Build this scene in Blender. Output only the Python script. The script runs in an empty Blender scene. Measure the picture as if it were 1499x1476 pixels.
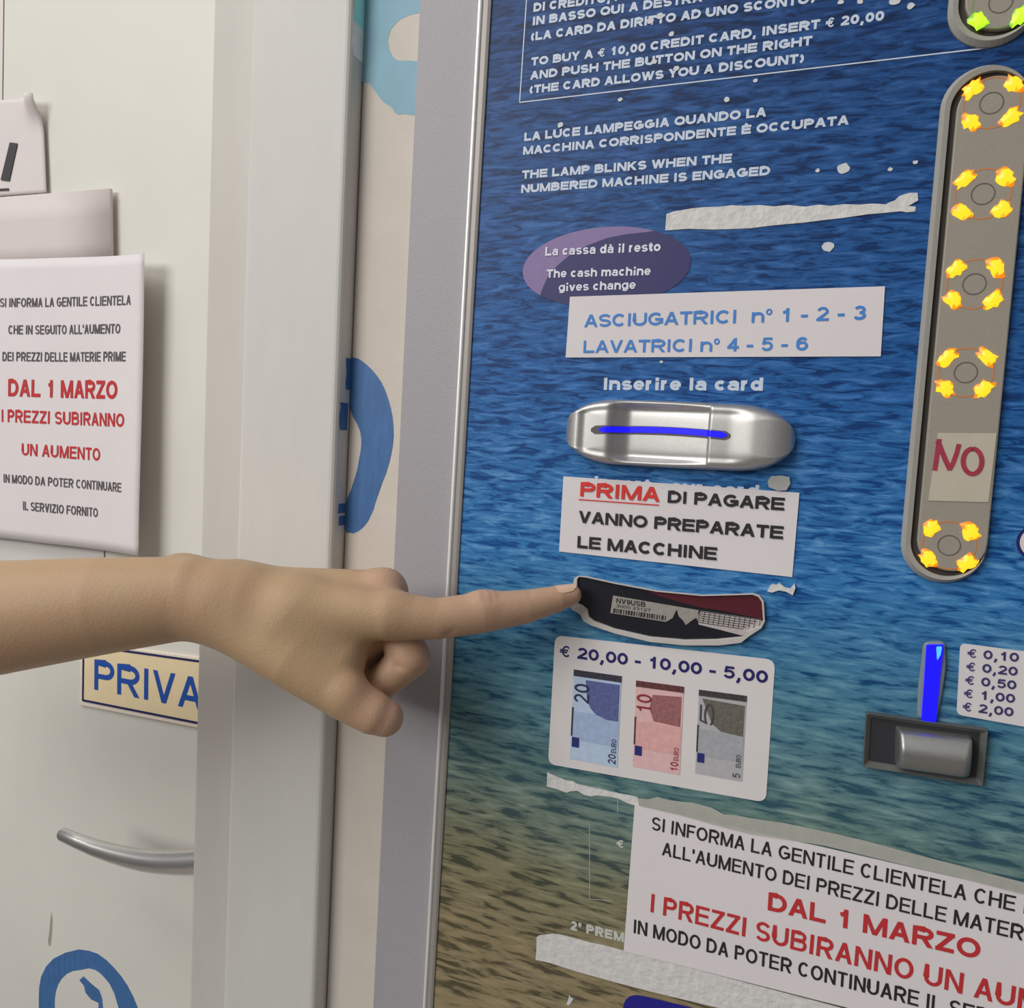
import bpy, math, random
import numpy as np
from mathutils import Matrix, Vector
random.seed(7)
S = bpy.context.scene
COL = S.collection
PI = math.pi

# ------------------------------------------------------------------ camera, light, exposure
F, PX, PY = 1150.0, 749.5, 738.0            # focal length and centre of a 1499 x 1476 frame
ra, rb, rc = 0.0698, 0.3665, 0.0556         # pitch, turn towards the left, roll
Rx = np.array([[1, 0, 0], [0, math.cos(ra), -math.sin(ra)], [0, math.sin(ra), math.cos(ra)]])
Ry = np.array([[math.cos(rb), 0, math.sin(rb)], [0, 1, 0], [-math.sin(rb), 0, math.cos(rb)]])
Rz = np.array([[math.cos(rc), -math.sin(rc), 0], [math.sin(rc), math.cos(rc), 0], [0, 0, 1]])
M = Rz @ Rx @ Ry
def w3(v): return np.array([v[0], v[2], -v[1]])     # (right, down, into wall) -> (x, y, z)
CR, CD, CF = w3(M[0]), w3(M[1]), w3(M[2])           # camera right, down, forward in the world
CAM = np.array([0.0, -0.345, 1.45])
cd = bpy.data.cameras.new('camera'); cam = bpy.data.objects.new('camera', cd); COL.objects.link(cam)
cd.sensor_fit = 'HORIZONTAL'; cd.sensor_width = 36; cd.lens = F * 36 / 1499; cd.clip_start = 0.01
cam.matrix_world = Matrix(((CR[0], -CD[0], -CF[0], CAM[0]), (CR[1], -CD[1], -CF[1], CAM[1]), (CR[2], -CD[2], -CF[2], CAM[2]), (0, 0, 0, 1)))
S.camera = cam
S.view_settings.view_transform = 'Standard'; S.view_settings.look = 'None'
S.view_settings.exposure = 0.0; S.view_settings.gamma = 1.0; S.view_settings.use_curve_mapping = False
wd = bpy.data.worlds.new('world'); S.world = wd; wd.use_nodes = True
wn = wd.node_tree.nodes; wl = wd.node_tree.links
bg = wn['Background']; bg.inputs['Strength'].default_value = 0.22
tc = wn.new('ShaderNodeTexCoord'); sx = wn.new('ShaderNodeSeparateXYZ'); wr = wn.new('ShaderNodeValToRGB')
wl.new(tc.outputs['Generated'], sx.inputs[0])
mr = wn.new('ShaderNodeMapRange'); mr.inputs[1].default_value = -1; wl.new(sx.outputs[2], mr.inputs[0]); wl.new(mr.outputs[0], wr.inputs[0])
wr.color_ramp.elements[0].color = (0.34, 0.31, 0.29, 1); wr.color_ramp.elements[1].color = (1.0, 1.0, 0.98, 1)
wl.new(wr.outputs[0], bg.inputs['Color'])
def area(name, loc, aim, size, power, color):
    l = bpy.data.lights.new(name, 'AREA'); l.shape = 'RECTANGLE'; l.size, l.size_y = size; l.energy = power; l.color = color
    o = bpy.data.objects.new(name, l); COL.objects.link(o); o.location = loc
    o.rotation_euler = (Vector(aim) - Vector(loc)).to_track_quat('-Z', 'Y').to_euler()
area('ceiling_or_fill_light', (-0.9, -0.85, 2.75), (-0.2, -0.1, 1.2), (1.3, 0.6), 12, (1, 0.985, 0.96))
area('ceiling_or_fill_light', (-1.4, -2.2, 2.35), (-0.1, 0, 1.0), (1.5, 0.9), 34, (1, 0.985, 0.96))  # frontal fill added below ceiling height to brighten the lower wall

# ------------------------------------------------------------------ helpers
def P(u, v, y=0.0):
    """world point on the upright plane at depth y that the view sees at (u, v)"""
    d = CR * ((u - PX) / F) + CD * ((v - PY) / F) + CF
    t = (y - CAM[1]) / d[1]
    return CAM + d * t
def P2(u, v, y=0.0):
    p = P(u, v, y); return (p[0], p[2])
def Z(zx, zy, k, ox, oy): return (ox + zx * k, oy + zy * k)
def lin(c): return tuple((x / 12.92 if x <= .04045 else ((x + .055) / 1.055) ** 2.4) for x in (i / 255 for i in c))
GAIN = 1.32
def C3(r, g, b, k=GAIN):
    return tuple(min(.93, x * k) for x in lin((r, g, b))) + (1,)
MATS = {}
def mat(name, color, rough=.6, metal=0.0, noise=0.0, nscale=80, bump=0.0, bscale=400, spec=.4, stretch=None, emit=None, alpha=None):
    if name in MATS: return MATS[name]
    m = bpy.data.materials.new(name); m.use_nodes = True; MATS[name] = m
    n, l = m.node_tree.nodes, m.node_tree.links
    b = n['Principled BSDF']; b.inputs['Base Color'].default_value = color; b.inputs['Roughness'].default_value = rough
    b.inputs['Metallic'].default_value = metal; b.inputs['Specular IOR Level'].default_value = spec
    t = n.new('ShaderNodeTexCoord'); mp = n.new('ShaderNodeMapping'); l.new(t.outputs['Object'], mp.inputs[0])
    if stretch: mp.inputs['Scale'].default_value = stretch
    if noise:
        nz = n.new('ShaderNodeTexNoise'); nz.inputs['Scale'].default_value = nscale; nz.inputs['Detail'].default_value = 5
        l.new(mp.outputs[0], nz.inputs['Vector'])
        r = n.new('ShaderNodeValToRGB'); l.new(nz.outputs[0], r.inputs[0])
        r.color_ramp.elements[0].position = .25; r.color_ramp.elements[1].position = .75
        r.color_ramp.elements[0].color = tuple(c * (1 - noise) for c in color[:3]) + (1,)
        r.color_ramp.elements[1].color = tuple(min(1, c * (1 + noise)) for c in color[:3]) + (1,)
        l.new(r.outputs[0], b.inputs['Base Color'])
    if bump:
        nb = n.new('ShaderNodeTexNoise'); nb.inputs['Scale'].default_value = bscale; nb.inputs['Detail'].default_value = 3
        l.new(mp.outputs[0], nb.inputs['Vector'])
        bp = n.new('ShaderNodeBump'); bp.inputs['Strength'].default_value = bump; bp.inputs['Distance'].default_value = .0006
        l.new(nb.outputs[0], bp.inputs['Height']); l.new(bp.outputs[0], b.inputs['Normal'])
    if emit:
        b.inputs['Emission Color'].default_value = emit[:3] + (1,); b.inputs['Emission Strength'].default_value = emit[3]
    if alpha is not None: b.inputs['Alpha'].default_value = alpha
    return m

WORLD = {}
class MB:
    def __init__(s): s.v = []; s.f = []
    def add(s, vs, fs):
        k = len(s.v); s.v += [tuple(map(float, p)) for p in vs]; s.f += [tuple(i + k for i in f) for f in fs]; return s
    def prism(s, poly, y0, y1):
        """poly of (x, z), front face at y0, back at y1"""
        a = sum(poly[i][0] * poly[(i + 1) % len(poly)][1] - poly[(i + 1) % len(poly)][0] * poly[i][1] for i in range(len(poly)))
        if a < 0: poly = poly[::-1]
        n = len(poly)
        vs = [(x, y0, z) for x, z in poly] + [(x, y1, z) for x, z in poly]
        fs = [tuple(range(n)), tuple(range(2 * n - 1, n - 1, -1))]
        fs += [(i, i + n, (i + 1) % n + n, (i + 1) % n) for i in range(n)]
        return s.add(vs, fs)
    def box(s, x0, x1, y0, y1, z0, z1): return s.prism([(x0, z0), (x1, z0), (x1, z1), (x0, z1)], y0, y1)
    def ring(s, outer, inner, y0, y1, dy_in=0.0):
        n = len(outer)
        vs = [(x, y0, z) for x, z in outer] + [(x, y0 + dy_in, z) for x, z in inner] + [(x, y1, z) for x, z in outer] + [(x, y1, z) for x, z in inner]
        fs = []
        for i in range(n):
            j = (i + 1) % n
            fs += [(i, j, n + j, n + i), (2 * n + i, 3 * n + i, 3 * n + j, 2 * n + j), (i, 2 * n + i, 2 * n + j, j), (n + i, n + j, 3 * n + j, 3 * n + i)]
        return s.add(vs, fs)
    def tube(s, pts, rads, seg=20, squash=1.0):
        pts = [np.array(p) for p in pts]; n = len(pts); vs = []; fs = []
        for i, p in enumerate(pts):
            t = pts[min(i + 1, n - 1)] - pts[max(i - 1, 0)]; t /= np.linalg.norm(t)
            up = np.array([0, 0, 1.]) if abs(t[2]) < .9 else np.array([0, 1., 0])
            a = np.cross(t, up); a /= np.linalg.norm(a); b = np.cross(a, t)
            for k in range(seg):
                q = 2 * PI * k / seg
                vs.append(p + rads[i] * (a * math.cos(q) * squash + b * math.sin(q)))
        for i in range(n - 1):
            for k in range(seg):
                fs.append((i * seg + k, i * seg + (k + 1) % seg, (i + 1) * seg + (k + 1) % seg, (i + 1) * seg + k))
        fs.append(tuple(range(seg - 1, -1, -1))); fs.append(tuple((n - 1) * seg + k for k in range(seg)))
        return s.add(vs, fs)
    def build(s, name, m, parent=None, smooth=False, bevel=0.0, seg=2):
        v = np.array(s.v); c = (v.min(0) + v.max(0)) / 2
        me = bpy.data.meshes.new(name); me.from_pydata([tuple(p) for p in v - c], [], s.f); me.update()
        me.materials.append(m)
        if smooth: me.polygons.foreach_set('use_smooth', [True] * len(me.polygons))
        o = bpy.data.objects.new(name, me); COL.objects.link(o); WORLD[o.name] = c
        if parent is not None:
            o.parent = parent; o.location = c - WORLD[parent.name]
        else: o.location = c
        if bevel:
            b = o.modifiers.new('bevel', 'BEVEL'); b.width = bevel; b.segments = seg; b.limit_method = 'ANGLE'; b.angle_limit = .6
        return o
def tag(o, label=None, cat=None, group=None, kind=None):
    if label: o['label'] = label
    if cat: o['category'] = cat
    if group: o['group'] = group
    if kind: o['kind'] = kind
    return o
def empty(name, loc):
    o = bpy.data.objects.new(name, None); COL.objects.link(o); o.location = loc; o.empty_display_size = .05; WORLD[o.name] = np.array(loc, float); return o

# lettering: every glyph is a set of strokes in a unit box (u across, t up, cap height 1)
def arc(cx, cy, rx, ry, a0, a1, n=None):
    n = n or max(4, int(abs(a1 - a0) / 18))
    return [(cx + rx * math.cos(math.radians(a0 + (a1 - a0) * i / n)), cy + ry * math.sin(math.radians(a0 + (a1 - a0) * i / n))) for i in range(n + 1)]
def o_(cx=.5, cy=.5, rx=.5, ry=.5): return ('o', arc(cx, cy, rx, ry, 0, 360, 28)[:-1])
def s_(*p): return ('s', list(p))
def d_(*p): return ('d', list(p))
STEM = s_((0, 0), (0, 1))
BOWL = s_((0, 1), (.6, 1), *arc(.6, .73, .4, .27, 90, -90), (0, .46))
SS = lambda h: s_(*arc(.5, .745 * h, .48, .255 * h, 22, 270), *arc(.5, .245 * h, .5, .245 * h, 90, -158)[1:])
EE = [STEM, s_((0, 1), (1, 1)), s_((0, .52), (.92, .52)), s_((0, 0), (1, 0))]
AA = [s_(*arc(.5, .5, .45, .22, 165, 0), (.95, 0)), o_(.45, .21, .45, .21)]
GL = {
 'A': (1.0, [d_((0, 0), (.5, 1)), d_((1, 0), (.5, 1)), s_((.25, .28), (.75, .28))]), 'B': (1.0, [STEM, s_((0, 1), (.6, 1), *arc(.6, .765, .33, .235, 90, -90), (0, .53)), s_((0, .53), (.65, .53), *arc(.65, .265, .35, .265, 90, -90), (0, 0))]),
 'C': (1.0, [s_(*arc(.5, .5, .5, .5, 42, 318))]), 'D': (1.0, [STEM, s_((0, 1), (.45, 1), *arc(.45, .5, .55, .5, 90, -90), (0, 0))]), 'E': (.92, EE), 'È': (.92, EE + [('p', [(.25, 1.34), (.65, 1.18)])]),
 'F': (.85, [STEM, s_((0, 1), (1, 1)), s_((0, .5), (.85, .5))]), 'G': (1.07, [s_(*arc(.5, .5, .5, .5, 45, 318), (1, .17), (1, .46)), s_((1, .46), (.58, .46))]), 'H': (1.0, [STEM, s_((1, 0), (1, 1)), s_((0, .52), (1, .52))]),
 'I': (.40, [s_((.5, 0), (.5, 1))]), 'K': (1.0, [STEM, d_((.05, .36), (.92, 1)), d_((.34, .56), (1, 0))]), 'L': (.85, [STEM, s_((0, 0), (1, 0))]), 'M': (1.17, [STEM, s_((1, 0), (1, 1)), d_((.02, 1), (.5, 0)), d_((.98, 1), (.5, 0))]),
 'N': (1.0, [STEM, s_((1, 0), (1, 1)), d_((.02, 1), (.98, 0))]), 'O': (1.08, [o_()]), 'P': (.93, [STEM, BOWL]), 'Q': (1.08, [o_(), d_((.62, .24), (1, -.06))]), 'R': (1.0, [STEM, BOWL, d_((.52, .46), (.98, 0))]),
 'S': (.93, [SS(1)]), 'T': (.87, [s_((0, 1), (1, 1)), s_((.5, 1), (.5, 0))]), 'U': (1.0, [s_((0, 1), (0, .35), *arc(.5, .35, .5, .35, 180, 360), (1, 1))]), 'V': (.96, [d_((0, 1), (.5, 0)), d_((1, 1), (.5, 0))]),
 'W': (1.36, [d_((0, 1), (.26, 0)), d_((.5, 1), (.26, 0)), d_((.5, 1), (.74, 0)), d_((1, 1), (.74, 0))]), 'Y': (.94, [d_((0, 1), (.5, .40)), d_((1, 1), (.5, .40)), s_((.5, .46), (.5, 0))]), 'Z': (.88, [s_((.02, 1), (1, 1)), d_((.97, .96), (.03, .04)), s_((0, 0), (1, 0))]),
 '0': (.80, [o_()]), '1': (.80, [s_((.62, 0), (.62, 1)), ('p', [(.66, .96), (.40, .80), (.12, .72)])]), '2': (.80, [('p', arc(.5, .71, .46, .29, 165, -25) + [(.06, .04)]), s_((.02, 0), (1, 0))]), '3': (.80, [('p', arc(.46, .75, .44, .25, 155, -90)), ('p', arc(.46, .26, .5, .26, 90, -158))]),
 '4': (.80, [s_((.74, 0), (.74, 1)), ('p', [(.70, 1.0), (.02, .28)]), s_((0, .25), (1, .25))]), '5': (.80, [s_((.90, 1), (.22, 1)), ('p', [(.2, 1.02), (.08, .47)]), ('p', arc(.48, .33, .5, .33, 138, -155))]), '6': (.80, [o_(.5, .31, .48, .31), ('p', arc(.5, .58, .49, .42, 35, 180) + [(.01, .3)])]),
 '7': (.80, [s_((0, 1), (1, 1)), d_((.95, .96), (.35, 0))]), '9': (.80, [o_(.5, .69, .48, .31), ('p', arc(.5, .42, .49, .42, 215, 360) + [(.99, .7)])]), '€': (.86, [s_(*arc(.62, .5, .38, .5, 42, 318)), s_((0, .61), (.7, .61)), s_((0, .40), (.62, .40))]),
 'a': (.80, AA), 'à': (.80, AA + [('p', [(.25, 1.06), (.6, .88)])]), 'c': (.78, [s_(*arc(.5, .36, .5, .36, 42, 318))]), 'd': (.84, [o_(.45, .36, .45, .36), s_((.95, 0), (.95, 1))]), 'e': (.80, [s_((.06, .35), (.94, .35)), ('p', arc(.5, .36, .5, .36, 0, 322))]),
 'f': (.5, [s_((.4, 0), (.4, .85), (.9, 1)), s_((0, .70), (.9, .70))]), 'g': (.84, [o_(.45, .36, .45, .36), s_((.95, .72), (.95, -.06), *arc(.5, -.06, .45, .2, 0, -160))]), 'h': (.84, [STEM, s_(*arc(.5, .42, .5, .3, 180, 0), (1, 0))]), 'i': (.40, [s_((.5, 0), (.5, .52)), s_((.5, .995), (.5, 1.005))]), 'l': (.40, [s_((.5, 0), (.5, 1))]),
 'm': (1.22, [s_((0, 0), (0, .72)), s_(*arc(.25, .46, .25, .26, 180, 0), (.5, 0)), s_(*arc(.75, .46, .25, .26, 180, 0), (1, 0))]), 'n': (.84, [s_((0, 0), (0, .72)), s_(*arc(.5, .42, .5, .3, 180, 0), (1, 0))]), 'o': (.84, [o_(.5, .36, .5, .36)]), 'r': (.58, [s_((0, 0), (0, .72)), ('p', arc(.7, .30, .7, .42, 180, 72))]),
 's': (.78, [SS(.72)]), 't': (.54, [s_((.45, .92), (.45, .15), *arc(.85, .15, .4, .15, 180, 270), (1, 0)), s_((0, .70), (1, .70))]), 'u': (.84, [s_((0, .72), (0, .3), *arc(.5, .3, .5, .3, 180, 360), (1, .72)), s_((1, .7), (1, 0))]), 'v': (.80, [d_((0, .8), (.5, 0)), d_((1, .8), (.5, 0))]), 'y': (.80, [d_((0, .8), (.5, 0)), d_((1, .8), (.3, -.3))]),
 "'": (.32, [s_((.5, .98), (.5, .76))]), '’': (.32, [s_((.5, .98), (.5, .76))]), ',': (.42, [('p', [(.6, .05), (.6, -.16), (-.1, -.50)])]), '-': (.48, [s_((0, .36), (1, .36))]), '°': (.46, [o_(.5, .80, .5, .2)]), '(': (.5, [('p', arc(2.4, .42, 2.4, .66, 125, 235))]), ')': (.5, [('p', arc(-1.4, .42, 2.4, .66, 55, -55))]),
}
def advance(c): return .40 if c == ' ' else GL[c][0]
def ribbon_2d(p, w, closed=False):
    """left and right borders of a stroke with mitred corners"""
    p = [np.array(q, float) for q in p]; n = len(p); L = []; R = []
    for i in range(n):
        a = p[i - 1] if (i or closed) else None; b = p[(i + 1) % n] if (i < n - 1 or closed) else None
        t0 = None if a is None else (p[i] - a) / max(1e-9, np.linalg.norm(p[i] - a)); t1 = None if b is None else (b - p[i]) / max(1e-9, np.linalg.norm(b - p[i]))
        t = t0 if t1 is None else t1 if t0 is None else t0 + t1
        t = t / max(1e-9, np.linalg.norm(t)); nn = np.array([-t[1], t[0]])
        k = 1.0
        if t0 is not None and t1 is not None: k = min(1.5, 1 / max(.3, float(np.dot(nn, [-t1[1], t1[0]]))))
        L.append(p[i] + nn * w / 2 * k); R.append(p[i] - nn * w / 2 * k)
    return L, R
def text(mb, s, a, b, cap, y, off=.018, disp=None, lift=0.0):
    """one printed line: baseline from view point a to b on plane y, cap height in the same units; '|' ends the part that spans a..b"""
    wt = .13 + 3.2 * off
    vis = s.split('|')[0].strip(); full = s.replace('|', '')
    A = np.array(P2(*a, y - lift)); B = np.array(P2(*b, y - lift)); d = B - A; L = np.linalg.norm(d); d /= L; n = np.array([-d[1], d[0]])
    m = ((a[0] + b[0]) / 2, (a[1] + b[1]) / 2)
    e = np.array([b[0] - a[0], b[1] - a[1]], float); e /= np.linalg.norm(e)
    up = (m[0] + e[1] * cap, m[1] - e[0] * cap)
    H = np.linalg.norm(np.array(P2(*up, y - lift)) - np.array(P2(*m, y - lift)))
    tot = sum(advance(c) for c in vis); k = (L / H) / (tot - .1)
    SB = .105 * min(1, k) * (1.0 if off > .02 else 1.25)            # gap between letters
    k = (L / H + SB) / tot; x = 0.0
    wt0 = min(wt, .30 * k) if k < .75 else wt
    for c in full:
        if c != ' ':
            wt = wt0 * {'€': .62, '°': .6, 'e': .82, 'a': .8, 's': .8, 'g': .8, 'à': .8, 'E': .94, 'B': .9, 'S': .92, '5': .9, '2': .92}.get(c, 1); bw = GL[c][0] * k - SB
            f = lambda q: np.array([x + wt / 2 + q[0] * (bw - wt), wt / 2 + q[1] * (1 - wt)])
            for i, (kind, pts) in enumerate(GL[c][1]):
                q = [f(p) for p in pts]; yy = y - i * 1.5e-5
                if kind == 'd':
                    (x0, y0), (x1, y1) = q
                    y0 += (-1 if y0 < y1 else 1) * wt / 2 if pts[0][1] in (0, 1) else 0; y1 += (-1 if y1 < y0 else 1) * wt / 2 if pts[1][1] in (0, 1) else 0
                    h = wt / 2 * math.hypot(x1 - x0, y1 - y0) / max(.05, abs(y1 - y0))
                    if c in 'MN': h *= .88
                    lo, hi = x - 0.02 * k, x + bw + .02 * k
                    V = [(x0 - h, y0), (x0 + h, y0), (x1 + h, y1), (x1 - h, y1)]; V = [(min(max(p[0], lo), hi), p[1]) for p in V]; fs = [(0, 1, 2, 3)]
                else:
                    if kind == 's':
                        for e0, e1 in ((0, 1), (-1, -2)):
                            v = q[e0] - q[e1]; nv = np.linalg.norm(v)
                            if nv > 1e-9 and min(abs(v)) < .02 * nv: q[e0] = q[e0] + v / nv * wt / 2
                            elif nv <= 1e-9: pass
                    l_, r_ = ribbon_2d(q, wt, kind == 'o'); V = l_ + r_; N = len(q)
                    fs = [(j, N + j, N + (j + 1) % N, (j + 1) % N) for j in range(N if kind == 'o' else N - 1)]
                Q = [A + d * p[0] * H + n * p[1] * H for p in V]
                mb.add([(p[0], yy - (disp(p[0], p[1]) if disp else 0), p[1]) for p in Q], fs)
        x += advance(c) * k
def poly(pts, y): return [P2(u, v, y) for u, v in pts]
def rounded(pts, r, seg=6):
    """round the corners of a 2-D polygon"""
    out = []; n = len(pts)
    for i in range(n):
        p = np.array(pts[i]); a = np.array(pts[i - 1]) - p; b = np.array(pts[(i + 1) % n]) - p
        a /= np.linalg.norm(a); b /= np.linalg.norm(b)
        s, e = p + a * r, p + b * r
        for k in range(seg + 1):
            t = k / seg; q = (1 - t) ** 2 * s + 2 * t * (1 - t) * p + t * t * e; out.append(tuple(q))
    return out
def stadium(cx, z0, z1, w, seg=24):
    """upright stadium outline between z0 and z1 (ends included), half width w"""
    o = []
    for k in range(seg + 1): q = PI * k / seg; o.append((cx + w * math.cos(q), z1 - w + w * math.sin(q)))
    for k in range(seg + 1): q = PI + PI * k / seg; o.append((cx + w * math.cos(q), z0 + w + w * math.sin(q)))
    return o
def sheet(name, corners, y, m, disp=None, parent=None, n=14, th=.00025, lift=0.0):
    """paper sheet from its four corners (TL, TR, BR, BL); disp(x, z) lifts it off its support"""
    c = [np.array(P2(*q, y - lift)) for q in corners]; mb = MB(); vs = []
    for side in (0, 1):
        for j in range(n + 1):
            for i in range(n + 1):
                s, t = i / n, j / n
                q = (c[0] * (1 - s) + c[1] * s) * (1 - t) + (c[3] * (1 - s) + c[2] * s) * t
                d = disp(q[0], q[1]) if disp else 0
                vs.append((q[0], y - d + side * th, q[1]))
    N = (n + 1) ** 2; fs = []
    for j in range(n):
        for i in range(n):
            a = j * (n + 1) + i
            fs.append((a, a + n + 1, a + n + 2, a + 1)); fs.append((N + a, N + a + 1, N + a + n + 2, N + a + n + 1))
    edge = [i for i in range(n + 1)] + [(j + 1) * (n + 1) - 1 for j in range(1, n + 1)] + [n * (n + 1) + i for i in range(n - 1, -1, -1)] + [j * (n + 1) for j in range(n - 1, 0, -1)]
    for k in range(len(edge)):
        a, b = edge[k], edge[(k + 1) % len(edge)]; fs.append((a, b, N + b, N + a))
    mb.add(vs, fs); o = mb.build(name, m, parent)
    o.data.polygons.foreach_set('use_smooth', [bool(disp)] * (2 * n * n) + [False] * (len(fs) - 2 * n * n)); return o

# ------------------------------------------------------------------ materials
white_paint = mat('white_paint', C3(190, 188, 184), .55, noise=.03, nscale=60, bump=.25, bscale=260, stretch=(1, 1, .25))
door_paint = mat('door_paint', C3(198, 196, 189), .5, noise=.025, nscale=18, bump=.12, bscale=200)
wall_paint = mat('cream_wall_paint', C3(190, 182, 173), .75, noise=.03, nscale=50, bump=.2, bscale=300)
grey_frame = mat('grey_frame', C3(150, 147, 151), .5, noise=.05, nscale=900, bump=.25, bscale=1500)
alu = mat('highlit_aluminium', (.92, .91, .89, 1), .45, .35, noise=.04, nscale=400, stretch=(1, 1, .05))  # pale colour carries the highlight along the lip
steel = mat('satin_steel', (.80, .79, .77, 1), .32, 1.0, noise=.05, nscale=300, stretch=(.1, 1, 1))
satin = mat('satin_silver', (.60, .59, .57, 1), .46, .88, noise=.05, nscale=600, bump=.06, bscale=2500)
paper = mat('white_paper', C3(205, 199, 201), .7, noise=.02, nscale=40, bump=.15, bscale=90)
paper2 = mat('white_card', C3(198, 190, 189), .7, noise=.03, nscale=30)
sticker = mat('white_sticker', C3(203, 198, 198), .45, noise=.02, nscale=60)
torn = mat('torn_white_paper', C3(196, 194, 192), .8, noise=.12, nscale=260, bump=.8, bscale=420)
strip_grey = mat('warm_grey_plastic', C3(142, 135, 124), .5, noise=.04, nscale=900, bump=.15, bscale=1800)
rim_grey = mat('rim_grey_plastic', C3(150, 147, 140), .45, noise=.03, nscale=700)
groove = mat('shaded_groove', C3(60, 54, 50), .7)  # shade of the gap put into the colour
line_grey = mat('button_outline', C3(95, 88, 80), .6)
print_w = mat('print_pale', C3(184, 194, 210), .5, noise=.06, nscale=500)
print_w2 = mat('print_faded', C3(180, 182, 176), .6, noise=.1, nscale=400)
ink = mat('black_ink', C3(38, 34, 38), .6)
ink_soft = mat('faded_black_ink', C3(82, 77, 80), .7)
red_ink = mat('red_ink', C3(176, 45, 48), .6)
red_ink2 = mat('strong_red_ink', C3(200, 48, 42), .6)
blue_ink = mat('blue_ink', C3(66, 122, 192), .6)
navy = mat('navy_ink', C3(32, 28, 92), .5)
marker = mat('red_marker', C3(150, 48, 66), .6, noise=.2, nscale=300)
blue_paint = mat('blue_wall_paint', C3(58, 98, 148), .5, noise=.16, nscale=300, stretch=(1, 1, .2))
cyan_paint = mat('pale_cyan_paint', C3(120, 158, 174), .6, noise=.10, nscale=45)
mint_paint = mat('mint_paint', C3(212, 238, 226), .5, noise=.08, nscale=80)
turq_paint = mat('turquoise_paint', C3(150, 236, 242), .5, noise=.08, nscale=80)
black_pl = mat('black_plastic', C3(24, 24, 32), .35)
dark_tray = mat('dark_grey_plastic', C3(44, 44, 48), .5, noise=.05, nscale=600)
dark_rim = mat('grey_green_rim', C3(84, 85, 83), .4, noise=.05, nscale=500)
maroon = mat('maroon_plastic', C3(78, 24, 34), .4)
lab_grey = mat('worn_grey_label', C3(140, 135, 128), .6, noise=.12, nscale=500)
clear_tape = mat('clear_tape', C3(186, 186, 178), .35, noise=.06, nscale=200, alpha=.55)
blue_led = mat('blue_glow', (.01, .01, .3, 1), .3, emit=(.006, .002, 1.0, 1.15))
cyan_led = mat('pale_blue_glow', (.1, .3, .8, 1), .3, emit=(.05, .35, 1.0, 1.2))

def led_mat(name, core, rim):
    m = bpy.data.materials.new(name); m.use_nodes = True; n, l = m.node_tree.nodes, m.node_tree.links
    b = n['Principled BSDF']; b.inputs['Base Color'].default_value = (.25, .12, .02, 1); b.inputs['Roughness'].default_value = .3
    t = n.new('ShaderNodeTexCoord'); vr = n.new('ShaderNodeTexNoise'); vr.inputs['Scale'].default_value = 420; vr.inputs['Detail'].default_value = 1
    l.new(t.outputs['Object'], vr.inputs['Vector'])
    ln = n.new('ShaderNodeVectorMath'); ln.operation = 'LENGTH'; l.new(t.outputs['Object'], ln.inputs[0])
    mu = n.new('ShaderNodeMath'); mu.operation = 'MULTIPLY_ADD'; l.new(ln.outputs['Value'], mu.inputs[0]); mu.inputs[1].default_value = -140
    l.new(vr.outputs[0], mu.inputs[2])
    r = n.new('ShaderNodeValToRGB'); l.new(mu.outputs[0], r.inputs[0])
    r.color_ramp.elements[0].position = -.0; r.color_ramp.elements[0].color = rim + (1,)
    r.color_ramp.elements[1].position = .16; r.color_ramp.elements[1].color = core + (1,)
    l.new(r.outputs[0], b.inputs['Emission Color']); b.inputs['Emission Strength'].default_value = 1.25
    return m
amber_led = led_mat('amber_glow', (1.0, .62, .015), (.75, .17, .0))
green_led = led_mat('green_glow', (.45, .95, .02), (.03, .45, .01))
amber_ring = mat('amber_ring_glow', C3(150, 95, 55), .5, emit=(.5, .16, .02, .35))

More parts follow.
